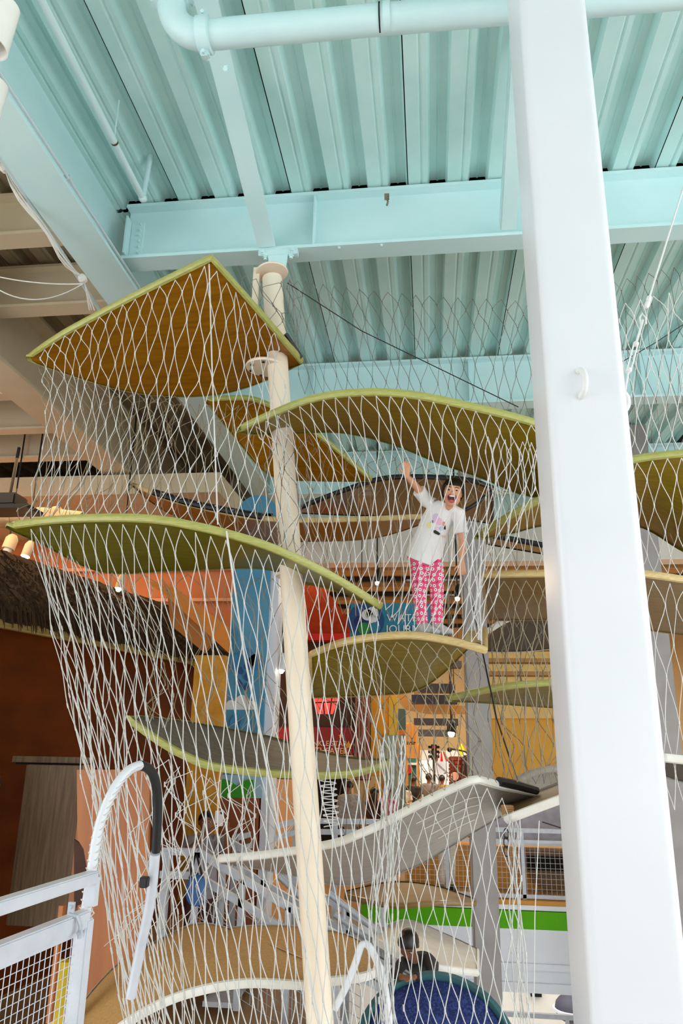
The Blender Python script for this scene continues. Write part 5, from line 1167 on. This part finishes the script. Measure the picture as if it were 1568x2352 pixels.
def build_person(label, J, s, top_m, bot_m, skin, hair_m, voxel=0.012, hair='short', sleeves='short', face=None, shoe_m=None, mouth='smile', group=None, cat='person', hs=1.0, hem=0.0, curl=0.5, bottoms='long', loose=1.0):
    """J holds joint positions; s = size relative to an adult of 1.7 m; hs = extra head size"""
    root = thing('person', label, cat, group, J['root'])
    pel, chest, neck, head = J['pelvis'], J['chest'], J['neck'], J['head']
    up = (chest - pel).normalized()
    sh = (J['shL'] - J['shR']).normalized(); hp = (J['hipL'] - J['hipR']).normalized()
    def dep(sv): return up.cross(sv).normalized()
    def ring(c, t, a, b):
        sv = hp.lerp(sh, t).normalized(); sv = (sv - up * sv.dot(up)).normalized(); return (c, sv, dep(sv), a * s, b * s)
    waist = pel.lerp(chest, 0.5)
    mid = (J['shL'] + J['shR']) / 2
    U = J.get('hup', Vector((0, 0, 1))).normalized(); Fd = J['face']; Fd = (Fd - U * Fd.dot(U)).normalized(); S = Fd.cross(U)
    h = s * hs
    b = MB()
    ell_loft(b, [ring(pel - up * 0.1 * s, 0, .12, .09), ring(pel, 0, .15, .105), ring(waist, .5, .125, .09), ring(chest, 1, .145, .10), ring(mid - up * 0.02 * s, 1, .12, .075), ring(mid + up * 0.03 * s, 1, .06, .055)])
    b.tube([mid - up * 0.02 * s, neck, head - U * 0.04 * h], [0.055 * s, 0.05 * s, 0.05 * h], 12)
    for k in 'LR':
        b.tube([mid.lerp(J['sh' + k], 0.5), J['sh' + k], J['sh' + k].lerp(J['el' + k], .45), J['el' + k], J['el' + k].lerp(J['wr' + k], .35), J['wr' + k]], [0.05 * s, 0.05 * s, 0.046 * s, 0.037 * s, 0.037 * s, 0.024 * s], 12)
        b.tube([J['hip' + k], J['hip' + k].lerp(J['kn' + k], .3), J['kn' + k], J['kn' + k].lerp(J['an' + k], .35), J['an' + k]], [0.082 * s, 0.08 * s, 0.055 * s, 0.056 * s, 0.036 * s], 12)
        f = (J['toe' + k] - J['an' + k]); b.tube([J['an' + k], J['an' + k] + f * 0.5, J['toe' + k]], [0.036 * s, 0.034 * s, 0.025 * s], 10)
        d = J.get('hd' + k, J['wr' + k] - J['el' + k]).normalized()
        hand(b, J['wr' + k], d, J.get('pn' + k, Vector((0, 0.2, 1)) if abs(d.z) < .7 else Vector((0, -1, 0))), s * 1.05, curl, 1 if k == 'L' else -1)
    # head: cranium, jaw, cheeks, nose, ears
    ellipsoid(b, head + U * 0.022 * h - Fd * 0.008 * h, S * 0.076 * h, Fd * 0.094 * h, U * 0.092 * h)
    ellipsoid(b, head - U * 0.042 * h + Fd * 0.022 * h, S * (0.066 if mouth == 'open' else 0.058) * h, Fd * 0.062 * h, U * 0.072 * h)
    for q in (-1, 1):
        ellipsoid(b, head - U * 0.018 * h + Fd * 0.05 * h + S * q * 0.034 * h, S * 0.027 * h, Fd * 0.03 * h, U * 0.03 * h, 10, 6)
        ellipsoid(b, head - U * 0.005 * h - Fd * 0.01 * h + S * q * 0.078 * h, S * 0.011 * h, Fd * 0.02 * h, U * 0.03 * h, 10, 6)
    ellipsoid(b, head - U * 0.014 * h + Fd * 0.09 * h, S * 0.014 * h, Fd * 0.017 * h, U * 0.017 * h, 10, 6)
    ellipsoid(b, head - U * 0.095 * h + Fd * 0.05 * h, S * 0.026 * h, Fd * 0.024 * h, U * 0.02 * h, 10, 6)
    body = fuse(b, 'body', skin, root, voxel)
    # facial features seated on the surface
    bvh = BVHTree.FromPolygons([v.co for v in body.data.vertices], [list(p.vertices) for p in body.data.polygons])
    def on_face(x, y):
        o = head + S * x * h + U * y * h + Fd * 0.3 * h; hit = bvh.ray_cast(o, -Fd)[0]
        return hit if hit else head + S * x * h + U * y * h + Fd * 0.085 * h
    dk = flat('dark_eye', '#1a0f0c', rough=0.2)
    for q in (-1, 1):
        p = on_face(q * 0.031, 0.012)
        e = MB(); ellipsoid(e, p - Fd * 0.002 * h, S * 0.0135 * h, Fd * 0.006 * h, U * (0.0048 if mouth == 'open' else 0.0075) * h, 10, 6); ew = e.build('eye', flat('eye_white', '#efe6e0', rough=0.3), root, smooth='all')
        e = MB(); ellipsoid(e, p + Fd * 0.002 * h, S * (0.0105 if mouth == 'open' else 0.0075) * h, Fd * 0.0045 * h, U * (0.005 if mouth == 'open' else 0.0075) * h, 10, 6); e.build('iris', dk, ew, smooth='all')
        pb_ = [on_face(q * x, y) for x, y in ((0.016, 0.033), (0.03, 0.039), (0.046, 0.032))]
        MB().tube(pb_, 0.0035 * h, 6).build('eyebrow', hair_m, root, smooth='all')
    pm_ = on_face(0, -0.058)
    if mouth == 'open':
        e = MB(); ellipsoid(e, pm_ - Fd * 0.006 * h + U * 0.002 * h, S * 0.036 * h, Fd * 0.013 * h, U * 0.033 * h, 16, 8); mo_ = e.build('mouth', flat('mouth_dark', '#4a0d12', rough=0.5), root, smooth='all')
        e = MB(); ellipsoid(e, pm_ + Fd * 0.004 * h - U * 0.017 * h, S * 0.02 * h, Fd * 0.006 * h, U * 0.011 * h, 12, 6); e.build('tongue', flat('tongue_pink', '#c8525a', rough=0.4), mo_, smooth='all')
        e = MB(); ellipsoid(e, pm_ + Fd * 0.003 * h + U * 0.021 * h, S * 0.024 * h, Fd * 0.008 * h, U * 0.007 * h, 12, 6); e.build('teeth', flat('teeth_white', '#f2efe8', rough=0.25), mo_, smooth='all')
        lp_ = [pm_ + S * (0.037 + 0.004 * math.sin(a)) * h * math.cos(a) + U * (0.033 * math.sin(a) + 0.002 + 0.006 * math.cos(a) ** 2) * h + Fd * 0.001 * h for a in [2 * math.pi * k / 20 for k in range(20)]]
        MB().tube(lp_, 0.004 * h, 6, closed=True).build('lips', flat('lip_rose', '#b9605a', rough=0.4), root, smooth='all')
    else:
        MB().tube([on_face(x, -0.055 + 6 * x * x) for x in (-0.022, -0.012, 0, 0.012, 0.022)], 0.0035 * h, 6).build('mouth', flat('lip_brown', '#8a4a42', rough=0.5), root, smooth='all')
    # hair: cap with a fringe, lower edge depending on direction
    hb = MB(); NA, NE = 40, 12; G = []; Gi = []
    for a in range(NA):
        az = 2 * math.pi * a / NA; fr = (1 + math.cos(az)) / 2         # 1 = front
        if hair == 'long': lo = -0.95 + 1.30 * fr ** 1.6
        elif hair == 'fringe': lo = -0.85 + (1.16 * min(1, (fr * 1.18) ** 3.2))
        else: lo = -0.5 + 0.98 * fr ** 1.2
        row = []; rowi = []
        for e_ in range(NE + 1):
            el = lo + (math.pi / 2 - lo) * e_ / NE
            wob = 1 + 0.02 * math.sin(9 * az + 3 * e_) * (1 - e_ / NE)
            dv = (Fd * math.cos(az) + S * math.sin(az)) * math.cos(el) + U * math.sin(el)
            sc_ = Vector((dv.dot(S) * (0.098 if hair == 'fringe' else 0.088), dv.dot(Fd) * 0.105, dv.dot(U) * 0.103)) * wob
            row.append(head + U * 0.022 * h - Fd * 0.008 * h + (S * sc_.x + Fd * sc_.y + U * sc_.z) * h)
            rowi.append(head + U * 0.022 * h - Fd * 0.008 * h + (S * sc_.x + Fd * sc_.y + U * sc_.z) * h * 0.86)
        G.append(row); Gi.append(rowi)
    G.append(G[0]); Gi.append(Gi[0])
    hb.grid(G).grid(Gi, True)
    hb.grid([[G[a][0], Gi[a][0]] for a in range(NA + 1)])
    hr = hb.build('hair', hair_m, root, smooth='all')
    if hair == 'long':
        lb_ = MB()
        for q in range(-4, 5):
            st_ = head - Fd * 0.07 * h * math.cos(q * .3) + S * 0.075 * h * math.sin(q * 0.38) + U * 0.02 * h
            lb_.tube([st_, st_ - U * 0.12 * h - Fd * 0.02 * h, st_ - U * 0.24 * h - Fd * 0.01 * h], [0.035 * h, 0.034 * h, 0.008 * h], 8)
        lb_.build('hair_lengths', hair_m, root, smooth='all')
    # clothing
    c = MB(); ls = loose
    hemc = pel - up * (0.10 + hem) * s
    ell_loft(c, [ring(hemc, 0, .172 * ls, .125 * ls), ring(pel, 0, .168 * ls, .122 * ls), ring(waist, .5, .155 * ls, .112 * ls), ring(chest, 1, .165, .118), ring(mid - up * 0.03 * s, 1, .15, .095), ring(mid + up * 0.025 * s, 1, .10, .078), ring(mid + up * 0.055 * s, 1, .066, .064)])
    fr_ = 0.62 if sleeves == 'short' else 1.0
    for k in 'LR':
        a_, e_, w_ = J['sh' + k], J['el' + k], J['wr' + k]
        if sleeves == 'short': c.tube([mid.lerp(a_, 0.55), a_, a_.lerp(e_, fr_), a_.lerp(e_, fr_ + .12)], [0.07 * s, 0.068 * s, 0.066 * s * ls, 0.068 * s * ls], 14)
        else: c.tube([mid.lerp(a_, 0.55), a_, e_, w_.lerp(e_, 0.08)], [0.07 * s, 0.065 * s, 0.052 * s, 0.038 * s], 14)
    shirt = fuse(c, 'shirt', top_m, root, voxel * 0.9, 3)
    t = MB()
    ell_loft(t, [ring(pel + up * 0.05 * s, 0, .152, .108), ring(pel - up * 0.03 * s, 0, .165, .12), ring(pel - up * 0.12 * s, 0, .15, .11)])
    for k in 'LR':
        hq, kq, aq = J['hip' + k], J['kn' + k], J['an' + k]
        if bottoms == 'long': t.tube([hq, hq.lerp(kq, .35), kq, kq.lerp(aq, .5), kq.lerp(aq, .93)], [0.095 * s, 0.092 * s, 0.07 * s, 0.066 * s, 0.055 * s], 14)
        else: t.tube([hq, hq.lerp(kq, .35), hq.lerp(kq, .92)], [0.095 * s, 0.095 * s, 0.085 * s], 14)
    trousers = fuse(t, 'trousers', bot_m, root, voxel * 0.9, 3)
    for k in 'LR':
        f = MB(); a_ = J['an' + k]; tv = J['toe' + k] - a_; tv.z = 0; L = 0.2 * s; tv.normalize(); sv = tv.cross(Vector((0, 0, 1)))
        g0 = Vector((a_.x, a_.y, J['sole'] if 'sole' in J else J['toe' + k].z - 0.02 * s))
        ell_loft(f, [(g0 + tv * 0.05 * s, sv, tv, 0.046 * s, 0.13 * s), (g0 + tv * 0.05 * s + Vector((0, 0, 0.025 * s)), sv, tv, 0.052 * s, 0.145 * s), (g0 + tv * 0.045 * s + Vector((0, 0, 0.05 * s)), sv, tv, 0.05 * s, 0.13 * s), (g0 + tv * 0.02 * s + Vector((0, 0, 0.085 * s)), sv, tv, 0.048 * s, 0.085 * s), (g0 + Vector((0, 0, 0.12 * s)), sv, tv, 0.046 * s, 0.052 * s)])
        f.build('shoe', shoe_m or M_black, root, smooth='all')
    return root, shirt, trousers, body

def standing(base, heading, hgt, arms='down', lean=0.0):
    """joint positions for an upright figure; heading 0 faces the viewer (-Y), positive turns to +X"""
    s = hgt / 1.7; base = Vector(base)
    f = Vector((math.sin(heading), -math.cos(heading), 0)); r = Vector((-f.y, f.x, 0)); U = Vector((0, 0, 1))   # r = figure's left
    def p(x, y, z): return base + (r * x + f * y + U * z) * s + f * lean * max(0, z - 0.9) * s
    J = dict(root=base, pelvis=p(0, 0, .92), chest=p(0, 0, 1.28), neck=p(0, .01, 1.47), head=p(0, .03, 1.58), face=f, hup=U,
             shL=p(.17, 0, 1.39), shR=p(-.17, 0, 1.39), hipL=p(.085, 0, .88), hipR=p(-.085, 0, .88), knL=p(.095, .02, .5), knR=p(-.095, .02, .5),
             anL=p(.1, -.02, .08), anR=p(-.1, -.02, .08), toeL=p(.12, .13, .03), toeR=p(-.12, .13, .03), sole=base.z)
    if arms == 'down': J.update(elL=p(.22, -.02, 1.12), elR=p(-.22, -.02, 1.12), wrL=p(.24, .04, .88), wrR=p(-.24, .04, .88))
    elif arms == 'front': J.update(elL=p(.22, .05, 1.12), elR=p(-.22, .05, 1.12), wrL=p(.07, .24, 1.12), wrR=p(-.07, .24, 1.12))
    elif arms == 'photo': J.update(elL=p(.24, .2, 1.3), elR=p(-.2, .2, 1.3), wrL=p(.20, .36, 1.52), wrR=p(.02, .36, 1.52))
    return J, s

# ---- the girl on the platform
A_, B_, _ = PLAT['F']
def f_top(u):
    i = min(range(len(A_)), key=lambda k: abs(project_u(A_[k]) - u)); return A_[i].lerp(B_[i], 0.09) + Vector((0, 0, 0.034))
def project_u(p):
    c = ROT.transposed() @ (p - EYE); return CX + F_PX * c.x / -c.z
M_tee = pm('white_cotton', '#f1eeec', 0.8, col2='#e6e2e2', scale=5, bump=0.25, bscale=14)
def flower_mat():
    m = flat('pink_flower_print', '#e2487c', rough=0.75); nt = m.node_tree; N, L = nt.nodes, nt.links
    tc = N.new('ShaderNodeTexCoord'); v = N.new('ShaderNodeTexVoronoi'); v.inputs['Scale'].default_value = 25; v.inputs['Randomness'].default_value = 0.35
    L.new(tc.outputs['UV'], v.inputs['Vector']); v.voronoi_dimensions = '2D'
    r = N.new('ShaderNodeValToRGB'); cr = r.color_ramp; cr.interpolation = 'CONSTANT'
    cr.elements[0].position = 0; cr.elements[0].color = (*lin('#4a1526'), 1)
    e = cr.elements[1]; e.position = 0.11; e.color = (*lin('#f7eef0'), 1)
    for pos, c in ((0.29, '#e8547f'),): q = cr.elements.new(pos); q.color = (*lin(c), 1)
    e2 = cr.elements.new(0.6); e2.color = (*lin('#b52a5c'), 1)
    L.new(v.outputs['Distance'], r.inputs[0]); L.new(r.outputs[0], N['Principled BSDF'].inputs['Base Color']); return m
M_flower = flower_mat()
M_shoe = pm('grey_white_sneaker', '#cfcac8', 0.6, col2='#8f8a88', scale=25)
fl_, fr2 = f_top(972), f_top(1003)
soleZ = max(fl_.z, fr2.z)
def lift(p, dz): return p + Vector((0, 0, dz))
gs_ = 1.17 / 1.7
J = dict(root=lift(fl_, 0), pelvis=at(974, 1272, 5.2), chest=at(1003, 1196, 5.12), neck=at(1032, 1166, 5.05), head=at(1040, 1132, 5.0),
         shR=at(980, 1152, 5.11), shL=at(1053, 1178, 5.06), elR=at(956, 1118, 5.0), wrR=at(934, 1094, 4.88), elL=at(1061, 1242, 5.08), wrL=at(1060, 1290, 5.06),
         hipR=at(964, 1290, 5.22), hipL=at(997, 1292, 5.22), knR=at(963, 1364, 5.14), knL=at(1003, 1362, 5.16),
         anR=lift(Vector((fl_.x, fl_.y + 0.02, soleZ)), 0.055), anL=lift(Vector((fr2.x - 0.01, fr2.y + 0.06, soleZ)), 0.055),
         toeR=lift(Vector((fl_.x + 0.10, fl_.y - 0.03, soleZ)), 0.02), toeL=lift(Vector((fr2.x + 0.09, fr2.y + 0.0, soleZ)), 0.02), sole=soleZ,
         face=Vector((-0.08, -0.95, -0.22)), hup=Vector((0.13, -0.2, 1)),
         hdR=Vector((-0.02, -0.25, 1)), pnR=Vector((0.1, -1, 0)), hdL=Vector((0, 0, -1)), pnL=Vector((-0.2, -1, 0)))
girl, tee, leg_, gbody = build_person('person in white T-shirt and pink flowered leggings waving from a leaf platform', J, gs_, M_tee, M_flower, M_skin, M_hair, voxel=0.0055, hair='fringe', shoe_m=M_shoe, mouth='open', hs=1.27, hem=-0.02, curl=0.9, loose=1.08)
# leggings: unwrap each leg round its own axis so the print runs round the cloth
me = leg_.data; uvl = me.uv_layers.new(name='UVMap')
def leg_axis(k, z):
    h_, n_, a_ = J['hip' + k], J['kn' + k], J['an' + k]
    return h_.lerp(n_, (h_.z - z) / (h_.z - n_.z)) if z > n_.z else n_.lerp(a_, (n_.z - z) / (n_.z - a_.z))
for p in me.polygons:
    cen = p.center; kk = min('LR', key=lambda k: (leg_axis(k, min(cen.z, J['hipL'].z)).x - cen.x) ** 2)
    ax = leg_axis(kk, min(cen.z, J['hipL'].z)); a0 = math.atan2(cen.x - ax.x, -(cen.y - ax.y))
    for li in p.loop_indices:
        co = me.vertices[me.loops[li].vertex_index].co; a = math.atan2(co.x - ax.x, -(co.y - ax.y))
        a += 2 * math.pi * round((a0 - a) / (2 * math.pi)); uvl.data[li].uv = (a * 0.055 + (0.5 if kk == 'L' else 0), co.z)
# shirt print: loose pastel blotches and dark strokes pressed onto the shirt front
bvt = BVHTree.FromPolygons([v.co for v in tee.data.vertices], [list(p.vertices) for p in tee.data.polygons])
def print_blot(u, v, ru, rv, col, rot=0.0, n=14, wob=0.15, lift_=0.002):
    rr = random.Random(int(u * 7 + v)); pts = []
    def hit(uu, vv):
        d = ray(uu, vv).normalized(); q = bvt.ray_cast(EYE, d)[0]
        return None if q is None else q - d * lift_
    c = hit(u, v)
    if c is None: return
    for k in range(n):
        a = 2 * math.pi * k / n; w_ = 1 + rr.uniform(-wob, wob); x, y = ru * math.cos(a) * w_, rv * math.sin(a) * w_
        q = hit(u + x * math.cos(rot) - y * math.sin(rot), v + x * math.sin(rot) + y * math.cos(rot))
        if q is None: return
        pts.append(q)
    MB().add([c] + pts, [(0, 1 + k, 1 + (k + 1) % n) for k in range(n)]).build('shirt_print', flat('print_' + col.strip('#'), col, rough=0.8), girl)
for a in ((1000, 1188, 8, 9, '#d9c3e0', .4), (1008, 1198, 12, 9, '#f0b6d0', .5), (985, 1206, 6, 7, '#efe39a', 0), (1031, 1211, 8, 6, '#f0d24e', .3), (1018, 1203, 5, 5, '#f0906a', 0), (1014, 1213, 6, 5, '#a9c8e6', 0), (1003, 1223, 9, 4, '#2b2724', .5, 14, .3, .004), (1021, 1212, 3, 5, '#2b2724', 0, 14, .3, .004), (1028, 1224, 7, 4, '#8f8a88', -.4), (1018, 1232, 6, 3, '#e9cdb8', .2), (1004, 1213, 4, 4, '#f5c9da', 0, 14, .2, .004), (992, 1198, 4, 4, '#8a6f95', 0, 14, .3, .004)):
    print_blot(*a)

# ---- others
M_lil = pm('grey_lilac_cotton', '#a49aa0', 0.8); M_mar = pm('dark_maroon_cloth', '#4a2420', 0.8); M_chr = pm('charcoal_cloth', '#2c2a2e', 0.8)
M_offw = pm('off_white_cotton', '#e6e2d8', 0.8); M_denim = pm('blue_denim', '#4c5a74', 0.8); M_blk = pm('black_cloth', '#161518', 0.85); M_gry = pm('mid_grey_cotton', '#8b868c', 0.8)
M_gold = pm('gold_print_cloth', '#b58f45', 0.7, col2='#3c3020', scale=30); M_mag = pm('magenta_cloth', '#c23a86', 0.7, col2='#e8b7d2', scale=30); M_khk = pm('silver_grey_cloth', '#a8a29a', 0.8, col2='#7d776f', scale=30)
def by_head(u, vtop, Y): p = at(u, vtop, Y); return Vector((p.x, p.y, ZF)), p.z - ZF
b_, hh = by_head(474, 1862, 7.85)
Jp, s_ = standing(b_, 0.35, hh, 'photo')
build_person('person in grey lilac T-shirt raising a phone behind the net', Jp, s_, M_lil, M_mar, M_skinb, M_hair, 0.01, 'short')
ph = (Jp['wrL'] + Jp['wrR']) / 2 + Vector((0, 0, 0.12 * s_)) + Jp['face'] * 0.06
pho = thing('phone', 'white phone held up by the person in lilac', 'phone', None, ph)
MB().bar(ph - Vector((0, 0, 0.05)), ph + Vector((0, 0, 0.09)), 0.085, 0.012, Jp['face']).build('phone_case', flat('white_phone_case', '#e9e2e0', rough=0.3), pho, bevel=0.004)
MB().lathe([(0.012, 0), (0.012, 0.004)], ph + Vector((0.02, 0, 0.07)) + Jp['face'] * 0.006, Jp['face'], 12).build('camera_lens', M_black, pho)
# child bent over the navy cushion
bh = at(938, 2170, 6.35)
Jc = dict(root=at(980, 2260, 6.9), pelvis=at(992, 2236, 6.95), chest=at(966, 2212, 6.55), neck=at(946, 2192, 6.42), head=bh, shL=at(985, 2205, 6.5), shR=at(925, 2212, 6.5),
          elL=at(992, 2240, 6.25), elR=at(905, 2236, 6.3), wrL=at(950, 2244, 6.05), wrR=at(920, 2242, 6.05), hipL=at(1003, 2240, 6.97), hipR=at(975, 2240, 6.97),
          face=Vector((-0.2, -0.75, -0.75)), hup=Vector((-0.1, -0.7, 0.75)), hdL=Vector((-1, -0.3, 0)), hdR=Vector((1, -0.3, 0)), pnL=Vector((0, 0, -1)), pnR=Vector((0, 0, -1)))
for k in 'LR':
    q = Jc['hip' + k]; Jc['kn' + k] = q + Vector((0, 0.1, -0.3)); Jc['an' + k] = q + Vector((0, 0.22, -0.58)); Jc['toe' + k] = q + Vector((0, 0.1, -0.62))
Jc['sole'] = Jc['toeL'].z - 0.02
build_person('person in charcoal leaning over the navy disc', Jc, 0.72, M_chr, M_blk, M_skinb, M_hair, 0.008, 'short', 'long', hs=1.28)
dk_ = Vector((Jc['hipL'].x, Jc['hipL'].y + 0.2, Jc['sole']))
cd = thing('crawl_deck', 'small grey deck under the person leaning over the disc', 'deck', None, dk_)
MB().box(dk_ + Vector((-0.6, -0.4, -0.06)), dk_ + Vector((0.5, 0.4, -0.001))).build('deck_board', M_grayply, cd)
for x in (-0.5, 0.4): MB().box((dk_.x + x - .04, dk_.y - .04, ZL), (dk_.x + x + .04, dk_.y + .04, dk_.z - 0.06)).build('leg', M_steel, cd)
# left edge
tag(MB().box((-9, 5.2, ZF - 0.3), (-2.55, 6.6, ZF)).build('floor', M_gfloor), 'tan floor strip beside the wooden door', kind='structure')
b_, hh = by_head(-22, 1765, 6.2)
Jp, s_ = standing(b_, -1.2, hh, 'down'); build_person('person in pale shirt and jeans cut off at the left edge', Jp, s_, M_offw, M_denim, M_skinb, M_hair, 0.014, 'short')
PP = [  # u, v of head top, Y, heading, arms, label, top, trousers, skin, hair, sleeves
    (924, 1792, 17.0, 0.1, 'front', 'person in white T-shirt with clasped hands facing the viewer', M_offw, M_blk, M_skin, 'short', 'short'),
    (948, 1782, 17.8, 2.7, 'down', 'person in dark top just behind the one in white', M_chr, M_mar, M_skinb, 'short', 'short'),
    (984, 1776, 18.2, 3.0, 'down', 'person in grey T-shirt seen from behind', M_gry, M_blk, M_skinb, 'short', 'short'),
    (1014, 1780, 18.6, 2.9, 'front', 'person in gold patterned top near the brick kiosk', M_gold, M_blk, M_skinb, 'short', 'short'),
    (858, 1808, 13.6, 2.4, 'front', 'person with long black hair and maroon top by the railing', M_mar, M_blk, M_skin, 'long', 'long'),
    (888, 1806, 14.6, 2.9, 'down', 'person in magenta top between the maroon top and the ramp', M_mag, M_blk, M_skinb, 'short', 'short'),
    (802, 1790, 13.4, -2.6, 'down', 'person in silver grey top right of the cream pole', M_khk, M_chr, M_skinb, 'short', 'long'),
    (1022, 1822, 12.75, 0.3, 'front', 'person in pale trousers standing behind the mesh railing', M_blk, M_offw, M_skin, 'short', 'short'),
]
for u, v, Y, hd2, arms, lab, tm, bm_, sk, hr_, sl_ in PP:
    b_, hh = by_head(u, v, Y)
    Jp, s_ = standing(b_, hd2, hh, arms); build_person(lab, Jp, s_, tm, bm_, sk, M_hair, 0.018, hr_, sl_, group='visitors in the gallery')
